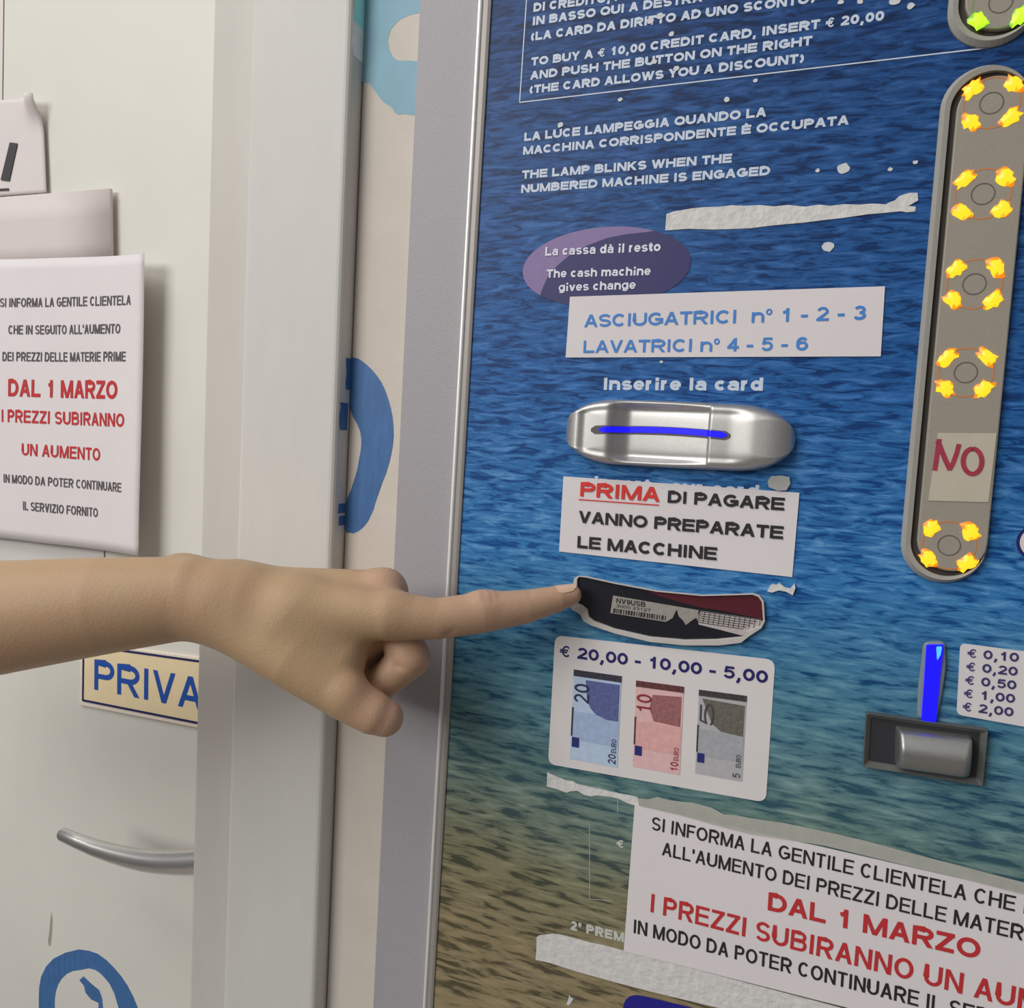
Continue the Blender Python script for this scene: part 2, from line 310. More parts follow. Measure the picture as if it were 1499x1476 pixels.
def sea():
    m = bpy.data.materials.new('printed_sea'); m.use_nodes = True; n, l = m.node_tree.nodes, m.node_tree.links
    b = n['Principled BSDF']; b.inputs['Roughness'].default_value = .42; b.inputs['Specular IOR Level'].default_value = .2
    t = n.new('ShaderNodeTexCoord'); s = n.new('ShaderNodeSeparateXYZ'); l.new(t.outputs['Object'], s.inputs[0])
    h = n.new('ShaderNodeMapRange'); l.new(s.outputs[2], h.inputs[0]); SEA['range'] = h
    def ramp(els, src):
        r = n.new('ShaderNodeValToRGB'); l.new(src, r.inputs[0])
        e = r.color_ramp.elements
        while len(e) < len(els): e.new(.5)
        for i, (p, c) in enumerate(els): e[i].position = p; e[i].color = c
        return r
    lo = n.new('ShaderNodeTexNoise'); lo.inputs['Scale'].default_value = 9; l.new(t.outputs['Object'], lo.inputs['Vector'])
    ad = n.new('ShaderNodeMath'); ad.operation = 'MULTIPLY_ADD'; l.new(lo.outputs[0], ad.inputs[0]); ad.inputs[1].default_value = .08
    sb = n.new('ShaderNodeMath'); sb.operation = 'SUBTRACT'; l.new(h.outputs[0], sb.inputs[0]); sb.inputs[1].default_value = .04; l.new(sb.outputs[0], ad.inputs[2])
    pos = ad.outputs[0]
    dark = ramp([(0, C3(78, 72, 54)), (.09, C3(66, 70, 58)), (.20, C3(48, 80, 90)), (.33, C3(22, 64, 100)), (.45, C3(20, 70, 130)), (.62, C3(14, 50, 102)), (1, C3(14, 36, 72))], pos)
    mid = ramp([(0, C3(130, 118, 90)), (.09, C3(116, 114, 90)), (.20, C3(88, 116, 114)), (.33, C3(70, 118, 140)), (.45, C3(50, 112, 168)), (.62, C3(34, 86, 146)), (1, C3(24, 58, 108))], pos)
    lite = ramp([(0, C3(152, 136, 106)), (.09, C3(140, 140, 112)), (.20, C3(124, 146, 140)), (.33, C3(112, 156, 168)), (.45, C3(106, 156, 200)), (.62, C3(66, 116, 178)), (1, C3(48, 84, 140))], pos)
    def streak(sx_, sz_, det, dist, off=0):
        mp = n.new('ShaderNodeMapping'); mp.inputs['Scale'].default_value = (sx_, 1, sz_); mp.inputs['Location'].default_value = (off, off, off)
        mp.inputs['Rotation'].default_value = (0, .05, 0)
        l.new(t.outputs['Object'], mp.inputs[0])
        q = n.new('ShaderNodeTexNoise'); q.inputs['Scale'].default_value = 1; q.inputs['Detail'].default_value = det; q.inputs['Distortion'].default_value = dist
        q.inputs['Roughness'].default_value = .6
        l.new(mp.outputs[0], q.inputs['Vector']); return q.outputs[0]
    fine = streak(75, 420, 4, .8); wide = streak(52, 330, 4, .35, 3.1)
    # ripples grow larger towards the foreshore at the bottom of the picture
    k = n.new('ShaderNodeMapRange'); l.new(h.outputs[0], k.inputs[0]); k.inputs[1].default_value = .22; k.inputs[2].default_value = .5
    mx = n.new('ShaderNodeMix'); l.new(k.outputs[0], mx.inputs[0]); l.new(wide, mx.inputs[2]); l.new(fine, mx.inputs[3])
    f = mx.outputs[0]
    r1 = n.new('ShaderNodeMapRange'); l.new(f, r1.inputs[0]); r1.inputs[1].default_value = .39; r1.inputs[2].default_value = .50
    r2 = n.new('ShaderNodeMapRange'); l.new(f, r2.inputs[0]); r2.inputs[1].default_value = .52; r2.inputs[2].default_value = .72
    a = n.new('ShaderNodeMix'); a.data_type = 'RGBA'; l.new(r1.outputs[0], a.inputs[0]); l.new(dark.outputs[0], a.inputs[6]); l.new(mid.outputs[0], a.inputs[7])
    c = n.new('ShaderNodeMix'); c.data_type = 'RGBA'; l.new(r2.outputs[0], c.inputs[0]); l.new(a.outputs[2], c.inputs[6]); l.new(lite.outputs[0], c.inputs[7])
    l.new(c.outputs[2], b.inputs['Base Color']); return m
SEA = {}
sea_mat = sea()

def skin():
    m = bpy.data.materials.new('skin'); m.use_nodes = True; n, l = m.node_tree.nodes, m.node_tree.links
    b = n['Principled BSDF']; b.inputs['Roughness'].default_value = .5; b.inputs['Specular IOR Level'].default_value = .35
    b.inputs['Subsurface Weight'].default_value = .12; b.inputs['Subsurface Radius'].default_value = (.9, .35, .2); b.inputs['Subsurface Scale'].default_value = .004
    t = n.new('ShaderNodeTexCoord')
    z = n.new('ShaderNodeTexNoise'); z.inputs['Scale'].default_value = 28; z.inputs['Detail'].default_value = 4; l.new(t.outputs['Object'], z.inputs['Vector'])
    r = n.new('ShaderNodeValToRGB'); l.new(z.outputs[0], r.inputs[0])
    r.color_ramp.elements[0].position = .3; r.color_ramp.elements[1].position = .72
    r.color_ramp.elements[0].color = (.53, .362, .208, 1); r.color_ramp.elements[1].color = (.55, .352, .215, 1)
    at = n.new('ShaderNodeAttribute'); at.attribute_name = 'flush'
    mx = n.new('ShaderNodeMix'); mx.data_type = 'RGBA'; l.new(at.outputs['Fac'], mx.inputs[0]); l.new(r.outputs[0], mx.inputs[6]); mx.inputs[7].default_value = (.62, .385, .275, 1)
    l.new(mx.outputs[2], b.inputs['Base Color'])
    v = n.new('ShaderNodeTexVoronoi'); v.inputs['Scale'].default_value = 900; l.new(t.outputs['Object'], v.inputs['Vector'])
    w = n.new('ShaderNodeTexNoise'); w.inputs['Scale'].default_value = 420; w.inputs['Detail'].default_value = 4; l.new(t.outputs['Object'], w.inputs['Vector'])
    ad = n.new('ShaderNodeMath'); ad.operation = 'ADD'; l.new(v.outputs[0], ad.inputs[0]); l.new(w.outputs[0], ad.inputs[1])
    bp = n.new('ShaderNodeBump'); bp.inputs['Strength'].default_value = .12; bp.inputs['Distance'].default_value = .0006
    l.new(ad.outputs[0], bp.inputs['Height']); l.new(bp.outputs[0], b.inputs['Normal']); return m

# ------------------------------------------------------------------ the setting
ZT, ZB = 2.1, 0.0
Y_WALL, Y_CASE, Y_JAMB, Y_DOOR = .004, -.007, .013, .095
def edge(a, b, y):
    """straight upright edge through two view points, as a function of height"""
    A, B = P2(*a, y), P2(*b, y)
    return lambda z: A[0] + (B[0] - A[0]) * (z - A[1]) / (B[1] - A[1])
def strip_poly(e0, e1, zt=ZT, zb=ZB): return [(e0(zb), zb), (e1(zb), zb), (e1(zt), zt), (e0(zt), zt)]
eC_r = edge((515.7, 0), (459.7, 1476), Y_CASE)      # casing right edge
eC_l = edge((368, 0), (324.6, 1476), Y_CASE)
eJ_l = edge((312, 0), (276, 1476), Y_JAMB)          # jamb left edge
eF_l = edge((614.5, 0), (545.6, 1476), 0)           # machine frame left edge
eA_l = edge((701, 0), (620, 1476), 0)               # aluminium edge
eA_r = edge((719.5, 0), (633.5, 1476), 0)
GAP = .0009
wall = MB().prism(strip_poly(lambda z: eC_r(z) + GAP, lambda z: eF_l(z) + .02), Y_WALL, .09)
wall.prism(strip_poly(lambda z: eF_l(z) + .03, lambda z: eF_l(z) + 1.4), .05, .09)
wall = tag(wall.build('wall_back', wall_paint), kind='structure')
casing = tag(MB().prism(strip_poly(eC_l, eC_r), Y_CASE, .03).build('trim_1', white_paint, bevel=.0032, seg=4), kind='structure')
jamb = tag(MB().prism(strip_poly(eJ_l, lambda z: eC_l(z) + .012), Y_JAMB, Y_DOOR + .045).build('trim_2', mat('jamb_paint', C3(182, 178, 172), .55, noise=.03, nscale=60, bump=.25, bscale=260, stretch=(1, 1, .25)), bevel=.0026, seg=4), kind='structure')
xd = eJ_l(1.4)
door = tag(MB().box(xd - .82, xd + .03, Y_DOOR, Y_DOOR + .04, .01, 2.05).build('door_1', door_paint, bevel=.002), kind='structure')
tag(MB().box(-1.6, 1.4, -1.9, .14, -.05, 0).build('floor', mat('floor_tile', (.38, .35, .32, 1), .4, noise=.1, nscale=6)), kind='structure')

# door lever
HY = .045
lev = [(91.5, 1222, 10), (115, 1232, 11), (140, 1242, 12.2), (165, 1249.5, 13.4), (187, 1255, 14.4), (210, 1259.5, 15.4), (233, 1262, 16.2), (256, 1262.5, 17), (279, 1262, 17.8), (300, 1260, 18), (325, 1257, 18)]
pts = [P(u, v, HY) for u, v, r in lev]; sc = lambda r: r * .00048
rads = [sc(r) for *_, r in lev]
mb = MB(); mb.tube([pts[0] + (pts[0] - pts[1]) * .12] + pts, [rads[0] * .8] + rads, 24, .8)
hx = pts[-1]
mb.tube([hx + np.array([0.004, -.006, 0]), hx + np.array([.004, .052, 0])], [.0085, .0085], 24)
mb.tube([hx + np.array([.004, .042, 0]), hx + np.array([.004, .0505, 0])], [.025, .026], 36)
lever = mb.build('door_handle', steel, door, smooth=True); lever['label'] = 'satin steel lever handle'
m_ = lever.modifiers.new('edges', 'EDGE_SPLIT'); m_.split_angle = .9
# paint marks and scuff on door, wall and casing
k4 = lambda l: [Z(x, y, .3336, 0, 1100) for x, y in l]
yd = Y_DOOR - .0001
outer = [(170, 1080), (172, 1035), (180, 990), (202, 945), (235, 910), (285, 885), (345, 870), (390, 876), (430, 890), (468, 918), (500, 950), (532, 988), (560, 1030), (585, 1078), (605, 1127), (618, 1200), (612, 1290), (585, 1370), (530, 1440), (450, 1485), (370, 1485), (290, 1440), (225, 1360), (185, 1260), (170, 1170)]
inner = [(240, 1110), (241, 1085), (245, 1055), (255, 1025), (270, 1000), (292, 978), (320, 965), (355, 960), (390, 953), (418, 960), (440, 975), (462, 998), (480, 1020), (500, 1060), (520, 1127), (525, 1200), (520, 1270), (500, 1340), (460, 1390), (420, 1410), (370, 1410), (320, 1380), (280, 1320), (255, 1240), (243, 1170)]
r_ = MB().ring(poly(k4(outer), yd), poly(k4(inner), yd), yd, yd + .0001).prism(poly(k4([(348, 1005), (366, 988), (400, 1020), (436, 1050), (448, 1085), (452, 1127), (450, 1150), (432, 1150), (432, 1105), (400, 1090), (375, 1060), (368, 1030)]), yd), yd, yd + .0001)
tag(r_.build('painted_ring', blue_paint, door), 'ring brushed in blue paint low on the white door')
sc_ = MB().prism(poly(k4([(226, 705), (231, 740), (228, 800), (222, 850), (215, 858), (210, 835), (216, 790), (221, 740)]), yd), yd, yd + .0001)
sc_.build('scuff_mark', mat('scuff', C3(150, 140, 128), .8, noise=.2, nscale=300), door)
k5 = lambda l: [Z(x, y, .3069, 280, 0) for x, y in l]
yw = Y_WALL - .0001
cy = MB().prism(poly(k5([(805, -90), (805, 390), (850, 395), (866, 420), (880, 440), (900, 468), (920, 490), (950, 508), (962, 520), (968, 535), (985, 547), (1020, 543), (1050, 550), (1068, 548), (1085, 290), (1062, 292), (1030, 288), (1000, 290), (976, 284), (960, 268), (946, 240), (938, 200), (942, 170), (952, 140), (975, 112), (1000, 90), (1040, 72), (1110, 55), (1115, -90)]), yw), yw, yw + .0001)
tag(cy.build('painted_ring', cyan_paint, wall), 'part of a ring in pale blue paint at the top of the cream wall strip')
k6 = lambda l: [Z(x, y, .2846, 440, 400) for x, y in l]
cres = [(225, 445), (270, 433), (298, 440), (320, 455), (345, 475), (370, 500), (394, 530), (415, 560), (432, 595), (445, 630), (456, 665), (465, 700), (473, 740), (478, 790), (479, 840), (474, 890), (466, 935), (455, 980), (440, 1030), (420, 1080), (403, 1130), (385, 1180), (376, 1215), (360, 1250), (345, 1280), (320, 1310), (297, 1328), (270, 1340), (252, 1334), (240, 1338), (232, 1325), (215, 1310), (200, 1297), (190, 1280), (205, 1235), (222, 1200), (240, 1160), (262, 1105), (280, 1050), (292, 1005), (300, 960), (308, 920), (312, 880), (311, 845), (305, 810), (290, 775), (270, 740), (255, 700), (245, 660), (238, 610), (230, 560)]
tag(MB().prism(poly(k6(cres), yw), yw, yw + .0001).build('painted_crescent', blue_paint, wall), 'crescent brush stroke in blue paint on the cream wall strip')
def side_patch(v0, v1, m, name, depth=(0, 1)):
    """paint on the casing's right-hand side face between two view heights"""
    za, zb = P2(505, v0, 0)[1], P2(505, v1, 0)[1]
    y0 = Y_CASE + .0022 + depth[0] * .0085; y1 = Y_CASE + .0022 + depth[1] * .0085
    vs = []; zs = [za + (zb - za) * i / 6 for i in range(7)]
    for i, z in enumerate(zs):
        j = random.uniform(-.0006, .0006)
        vs += [(eC_r(z) + .0002, y0 + j, z), (eC_r(z) + .0002, y1, z)]
    return MB().add(vs, [(2 * i, 2 * i + 1, 2 * i + 3, 2 * i + 2) for i in range(6)]).build(name, m, casing)
tag(side_patch(-40, 42, turq_paint, 'paint_dab'), 'turquoise paint on the casing edge')
tag(side_patch(42, 90, mint_paint, 'paint_dab'), 'mint paint on the casing edge')
for a, b, d in ((524, 570, (.55, 1)), (590, 630, (.1, .9)), (738, 752, (.3, 1)), (756, 770, (.4, 1))):
    tag(side_patch(a, b, blue_paint, 'paint_dab', d), 'dab of blue paint on the casing edge')

# ------------------------------------------------------------------ the payment machine
mach = empty('payment_machine', tuple(P(1100, 800, 0)))
tag(mach, 'wall-mounted blue payment machine with a printed sea front and silver edge', 'payment machine')
top_v, bot_v = P2(1100, -420, 0)[1], P2(1100, 1900, 0)[1]
XR = P2(1760, 700, 0)[0]
fr = MB().prism(strip_poly(eF_l, eA_l, top_v, bot_v), 0, .045)
fr.build('frame', grey_frame, mach, bevel=.0006)
# aluminium edge: rounded lip, its highlight painted pale, beside a darker-coloured narrow flat
prof = [(0, .0), (0, -.0006), (.05, -.0014), (.14, -.0019), (.26, -.0020), (.36, -.0017), (.42, -.0009), (.42, .004), (0, .004)]
mb = MB(); n = len(prof); vs = []
for z in (bot_v, top_v):
    x0, x1 = eA_l(z), eA_r(z)
    vs += [(x0 + (x1 - x0) * t, y, z) for t, y in prof]
mb.add(vs, [(i, (i + 1) % n, n + (i + 1) % n, n + i) for i in range(n)] + [tuple(range(n))[::-1], tuple(range(n, 2 * n))])
tag(mb.build('edge_trim', alu, mach), 'aluminium edge strip, its highlight painted pale')
mb = MB(); prof = [(.40, .0012), (.40, -.0008), (.55, -.0010), (.80, -.0008), (1.0, -.0002), (1.0, .0012)]; n = len(prof); vs = []
for z in (bot_v, top_v): vs += [(eA_l(z) + (eA_r(z) - eA_l(z)) * t, y, z) for t, y in prof]
mb.add(vs, [(i, (i + 1) % n, n + (i + 1) % n, n + i) for i in range(n)] + [tuple(range(n))[::-1], tuple(range(n, 2 * n))])
mb.build('edge_bead', mat('shaded_aluminium', C3(158, 152, 148), .45, .3), mach)  # same metal in a darker colour, as the unlit flat
Y0 = .0006
panel = MB().prism([(eA_r(bot_v) - .0004, bot_v), (XR, bot_v), (XR, top_v), (eA_r(top_v) - .0004, top_v)], Y0, .02).build('front_panel', sea_mat, mach)
panel['label'] = 'front panel printed with rippling sea water'
zc = WORLD[panel.name][2]
SEA['range'].inputs[1].default_value = P2(1100, 1480, 0)[1] - zc; SEA['range'].inputs[2].default_value = P2(1100, 0, 0)[1] - zc
tag(MB().box(eF_l(1.4) + .03, XR, .02, .05, bot_v, top_v).build('housing', dark_tray, mach))
YP = Y0 - .00015                                      # printing on the panel
def block(name, lines, m, y, parent, off=.018, disp=None, label=None, lift=0.0):
    mb = MB()
    for s, a, b, cap, *o in lines: text(mb, s, a, b, cap, y, o[0] if o else off, disp, lift)
    o = mb.build(name, m, parent)
    if label: o['label'] = label
    return o
z1 = lambda x, y: Z(x, y, .2668, 700, 0)
z2 = lambda x, y: Z(x, y, .2795, 1080, 0)
z3 = lambda x, y: Z(x, y, .4136, 740, 260)
z6 = lambda x, y: Z(x, y, .2802, 780, 680)
z7 = lambda x, y: Z(x, y, .2802, 780, 910)
z8 = lambda x, y: Z(x, y, .1897, 1220, 900)
z9 = lambda x, y: Z(x, y, .2935, 640, 1120)
z10 = lambda x, y: Z(x, y, .2929, 1060, 1120)
z11 = lambda x, y: Z(x, y, .2535, 800, 820)
block('printed_text', [
    ('DI CREDITO, |PREMERE IL PULSANTE', z1(302, 66), (893, 2.5), 12.4, .046),
    ('IN BASSO QUI A |DESTRA', z1(297, 140), (934, 15.5), 12.4, .046),
    ('(LA CARD DA DIRITTO AD UNO |SCONTO)', (777, 60), (1080, 19), 12.6, .046),
    ('TO BUY A € 10,00 CREDIT CARD, INSERT € 20,00', z1(290, 362), z2(765, 106), 12.8, .046),
    ('AND PUSH THE BUTTON ON THE RIGHT', z1(285, 438), z2(388, 236), 12.6, .046),
    ('(THE CARD ALLOWS YOU A DISCOUNT)', z1(281, 515), z2(345, 328), 12.6, .046),
], print_w, YP, panel, label='pale instructions on buying a card, inside a thin printed frame')
block('printed_text', [
    ('LA LUCE LAMPEGGIA QUANDO LA', z1(252, 775), z2(148, 610), 12.8, .046),
    ('MACCHINA CORRISPONDENTE È OCCUPATA', z1(246, 850), z2(580, 652), 12.6, .046),
    ('THE LAMP BLINKS WHEN THE', z1(240, 982), z2(-32, 852), 12.6, .046),
    ('NUMBERED MACHINE IS ENGAGED', z1(235, 1060), z2(168, 917), 12.6, .046),
], print_w, YP, panel, label='pale note about the blinking lamp')
block('printed_text', [('Inserire la card', z3(345, 752), z3(912, 755), 18.6, .046)], print_w, YP, panel, label='pale words above the card reader')
block('printed_text', [('Insert your card', (869, 714), (1111, 729), 18, .046)], print_w, YP, panel, label='pale words mostly covered by a notice')
block('printed_text', [('2° PREM|I', z9(665, 822), z9(932, 885), 13, .046)], print_w2, YP, panel, label='faded words beside the lower notice')
block('printed_text', [('€', z9(895, 410), z9(934, 416), 11, .046)], print_w2, YP, panel, label='faded euro sign beside the lower notice')
# thin printed frame round the card instructions
def ribbon(mb, pts, w, y):
    """printed line of width w (metres) through view points"""
    q = [np.array(P2(u, v, y)) for u, v in pts]; L = []; R = []
    for i in range(len(q)):
        t = q[min(i + 1, len(q) - 1)] - q[max(i - 1, 0)]; t /= np.linalg.norm(t); nn = np.array([-t[1], t[0]])
        L.append(q[i] + nn * w / 2); R.append(q[i] - nn * w / 2)
    n = len(q); mb.add([(p[0], y, p[1]) for p in L + R], [(i, n + i, n + i + 1, i + 1) for i in range(n - 1)])
mb = MB(); ribbon(mb, [(777.5, -100), (770.7, 0), (760.6, 150)], .0005, YP)
ribbon(mb, [(760.3, 150), (1080, 112.6), (1300, 87), (1446, 70), (1458, 67.5), (1472, 62), (1485, 53), (1497, 41), (1512, 22), (1520, 0), (1526, -100)], .0005, YP)
mb.build('printed_line', print_w, panel)
# oval in two violets
oc, orx, orz = np.array(P2(883.5, 391, YP)), 0, 0
orx = P2(1011, 391, YP)[0] - oc[0]; orz = oc[1] - P2(883, 449.5, YP)[1]
ot = .02
def oval(f0=1.0): return [(oc[0] + orx * f0 * math.cos(q) * math.cos(ot) - orz * f0 * math.sin(q) * math.sin(ot), oc[1] + orx * f0 * math.cos(q) * math.sin(ot) + orz * f0 * math.sin(q)) for q in (2 * PI * i / 72 for i in range(72))]
ov = MB().prism(oval(), YP, YP + .0001).build('oval_print', mat('mauve_print', C3(122, 104, 148), .5, noise=.05, nscale=300), panel)
arc_ = [P2(*z3(x, y), YP) for x, y in [(500, 193), (430, 200), (360, 214), (290, 240), (230, 272), (185, 310), (150, 350), (130, 395)]]
ovp = oval(); near = lambda p: min(range(72), key=lambda i: (ovp[i][0] - p[0]) ** 2 + (ovp[i][1] - p[1]) ** 2)
i1, i0 = near(P2(*z3(530, 190), YP)), near(P2(*z3(124, 432), YP))
MB().prism([ovp[i % 72] for i in range(i0, i1 + 73)] + arc_, YP - .0001, YP).build('dark_swoosh', mat('indigo_print', C3(44, 42, 92), .5, noise=.05, nscale=300), ov)
block('printed_text', [('La cassa dà il resto', z3(140, 277), z3(548, 260), 13, .03), ('The cash machine', z3(145, 355), z3(513, 345), 12.4, .03), ('gives change', z3(188, 403), z3(460, 394), 12.4, .03)], mat('print_lilac', C3(205, 205, 225), .5), YP - .0003, ov)
# chips where the print has worn off
chip_m = mat('bare_chip', C3(190, 192, 196), .6, noise=.1, nscale=500)
for u, v, r in ((1234, 247, 8), (1212, 362, 7.5), (1197, 250, 3), (1340, 238, 3), (1231, 3, 4), (1259, 2, 4), (1310, 2, 6), (1333, 9, 4.5), (908, 146, 3.4), (1064, 146, 4), (1106, 118, 3), (820, 183, 4.5), (983, 50, 4), (952, 31, 5), (966, 24, 5.5), (958, 90, 4), (1303, 248, 3), (968, 530, 2.5), (990, 100, 4)):
    c = np.array(P2(u, v, YP)); e = r * .0003
    MB().prism([(c[0] + e * (.8 + .4 * random.random()) * math.cos(q), c[1] + e * .85 * (.8 + .4 * random.random()) * math.sin(q)) for q in (2 * PI * i / 11 for i in range(11))], YP - .0002, YP).build('worn_chip', chip_m, panel)
MB().prism([P2(*z9(x, y), YP) for x, y in [(645, 1195), (655, 1165), (660, 1145), (666, 1160), (680, 1165), (672, 1180), (660, 1198)]], YP - .0002, YP).build('worn_chip', chip_m, panel)
mb = MB()
for l in ([(760, 295), (760, 665)], [(755, 668), (875, 680)], [(900, 160), (900, 240)]): ribbon(mb, [z9(*p) for p in l], .00022, YP)
mb.build('scratch', print_w2, panel)

# ---- card reader: moulded silver bezel with a thumb dish and a lit slot
rc0 = np.array(P2(830, 634, 0)); rc1 = np.array(P2(1165, 640, 0))
CX, CZ = (rc0 + rc1) / 2; A_ = (rc1[0] - rc0[0]) / 2; B_ = (P2(1000, 587, 0)[1] - P2(1000, 686, 0)[1]) / 2
bx = lambda zx: (P2(820 + zx * .24, 637, 0)[0] - CX)         # bezel-local x of a feature
dL, dR = bx(345), bx(912)
def rez(x):
    t = abs(x) / A_; e = max(0, (t - .50) / .50); return B_ * (1 - min(1, e) ** 2.3) ** .5 * (1.0 - .06 * max(0, x / A_))
def sm(a, b, x): t = min(1, max(0, (x - a) / (b - a))); return t * t * (3 - 2 * t)
def rhei(x, z):
    hz = max(rez(x), 1e-5); e = min(1, abs(z) / hz); ex = min(1, abs(x) / A_)
    q = max(e ** 3.0, ex ** 5)
    base = .0098 * (1 - min(1, q) ** 2.2) ** .5
    inner_ = sm(bx(120), bx(175), x) * (1 - sm(bx(1030), bx(1200), x)) * (1 - sm(.62, .9, e))   # flat face plate slightly below the rim
    base -= .0016 * inner_
    if dL - .004 < x < dR + .0006 and e < .97:
        t = (x - dL) / (dR - dL)
        fade = 1 - sm(.70, .97, e)
        d = .0052 * sm(-.09, .16, t) * (1 - .80 * max(0, t) ** 2.0) * (1 - sm(1.0, 1.02, t)) + .0007 * sm(-.05, .02, t) * (1 - sm(1.0, 1.02, t))
        base = base - d * fade
    return max(base, 0)
xs = sorted(set([A_ * math.sin(PI / 2 * k / 70) for k in range(-70, 71)] + [dR - .0002, dR + .0001, dR + .0004, dR - .0006, dL, dL - .001, dL + .001]))
NV = 64; vs = []
for x in xs:
    for j in range(NV + 1):
        t = math.sin(PI / 2 * (2 * j / NV - 1)) * .5 + (2 * j / NV - 1) * .5
        z = rez(x) * t; vs.append((CX + x, Y0 - rhei(x, z), CZ + z + .0))
fs = [(i * (NV + 1) + j, (i + 1) * (NV + 1) + j, (i + 1) * (NV + 1) + j + 1, i * (NV + 1) + j + 1) for i in range(len(xs) - 1) for j in range(NV)]
reader = MB().add(vs, fs).build('card_reader', satin, mach, smooth=True); reader['label'] = 'silver moulded card reader with a lit blue slot'
# slot follows the face of the bezel
def slot(name, xa, xb, hw, lift, m, zo=0.0):
    mb = MB(); n_ = 60; vs = []
    for i in range(n_ + 1):
        x = xa + (xb - xa) * i / n_
        zz = zo + .0011 * math.sin(PI * i / n_); y = Y0 - rhei(x, zz) - lift; e = min(1, min(i, n_ - i) / 3 + .35)
        for s_, o_ in ((1, 0), (-1, 0)): vs.append((CX + x, y, CZ + zz + s_ * hw * e))
        for s_, o_ in ((1, 0), (-1, 0)): vs.append((CX + x, y + .0012, CZ + zz + s_ * hw * e))
    fs = []
    for i in range(n_):
        a = 4 * i; b = a + 4
        fs += [(a, a + 1, b + 1, b), (a + 1, a + 3, b + 3, b + 1), (a + 2, a, b, b + 2)]
    return mb.add(vs, fs).build(name, m, reader, smooth=False)
slot('slot_mouth', bx(213), bx(1052), .0019, .00012, mat('slot_shadow', C3(92, 84, 84), .6), .0003)
slot('slot_light', bx(262), bx(1028), .00125, .0004, blue_led, .0006)['label'] = 'glowing blue light in the card slot'

# ---- banknote slot
outer = [(165, 105), (185, 90), (232, 93), (400, 130), (640, 175), (900, 200), (1100, 195), (1195, 191), (1232, 203), (1256, 236), (1263, 350), (1242, 392), (1175, 435), (1125, 475), (1000, 490), (800, 490), (600, 470), (400, 422), (265, 376), (218, 350), (200, 312), (150, 282), (150, 180)]
inner = [(182, 108), (195, 95), (232, 99), (400, 136), (640, 181), (900, 206), (1100, 201), (1190, 198), (1224, 210), (1245, 240), (1252, 345), (1235, 378), (1160, 408), (1132, 440), (980, 455), (800, 458), (600, 440), (400, 395), (280, 350), (250, 325), (240, 285), (212, 262), (180, 245)]
no = MB().ring([P2(*z11(*p), 0) for p in outer], [P2(*z11(*p), 0) for p in inner], Y0 - .0022, Y0 + .0005).build('banknote_slot', mat('grey_lip', C3(178, 172, 168), .45, noise=.06, nscale=300), mach, bevel=.0005)
no['label'] = 'curved banknote slot with a pale lip and black mouth'
yb = Y0 - .0006
mouth = MB().prism([P2(*z11(*p), 0) for p in [(178, 100), (232, 96), (400, 133), (640, 178), (900, 203), (1100, 198), (1195, 195), (1228, 207), (1250, 238), (1258, 348), (1240, 384), (1165, 420), (1130, 448), (980, 462), (800, 465), (600, 447), (400, 402), (275, 356), (245, 328), (232, 290), (205, 268), (172, 250)]], yb, Y0 - .0001).build('slot_mouth', black_pl, no)
MB().prism([P2(*z11(*p), yb) for p in [(560, 167), (640, 182), (900, 207), (1100, 202), (1190, 199), (1224, 211), (1244, 241), (1250, 342), (1000, 290), (880, 272), (760, 240), (640, 205)]], yb - .0002, yb).build('shutter', maroon, no)
lb = MB().prism([P2(*z11(*p), yb) for p in [(385, 205), (560, 235), (880, 290), (872, 330), (845, 345), (805, 375), (790, 350), (765, 325), (752, 285), (728, 335), (690, 357), (370, 305)]], yb - .0003, yb).build('maker_label', lab_grey, no); lb['label'] = 'worn grey label'
mb = MB(); text(mb, 'NV9USB', z11(402, 248), z11(570, 272), 7.2, yb - .0004, .02)
text(mb, '3000 23127', z11(402, 272), z11(600, 300), 4.2, yb - .0004, .01)
x = 388
while x < 690:
    w_ = random.choice((5, 8, 12)); t = (x - 385) / 305
    mb.prism([P2(*z11(*p), yb) for p in [(x, 278 + 44 * t), (x + w_, 278 + 44 * t + 1), (x + w_ - 3, 304 + 46 * t), (x - 3, 303 + 46 * t)]], yb - .0004, yb - .0003); x += w_ + random.choice((5, 8))
mb.build('label_print', ink, no)
gl = MB().prism([P2(*z11(*p), yb) for p in [(888, 293), (1235, 342), (1245, 352), (1235, 378), (1160, 408), (1132, 436), (1000, 402), (880, 372), (868, 335)]], yb - .0003, yb).build('price_table', mat('pale_label', C3(168, 160, 158), .6, noise=.1, nscale=400), no)
mb = MB()
g = lambda s, t: (885 + 350 * s - 12 * t, 297 + 48 * s + (62 + 6 * s) * t)
for i in range(6): ribbon(mb, [z11(*g(.0, i / 5)), z11(*g(1 - .05 * i, i / 5))], .00028, yb - .0004)
for i in range(13): ribbon(mb, [z11(*g(i / 12, 0)), z11(*g(i / 12, 1 - .5 * max(0, i / 12 - .6)))], .00022, yb - .0004)
mb.build('table_lines', ink, no)

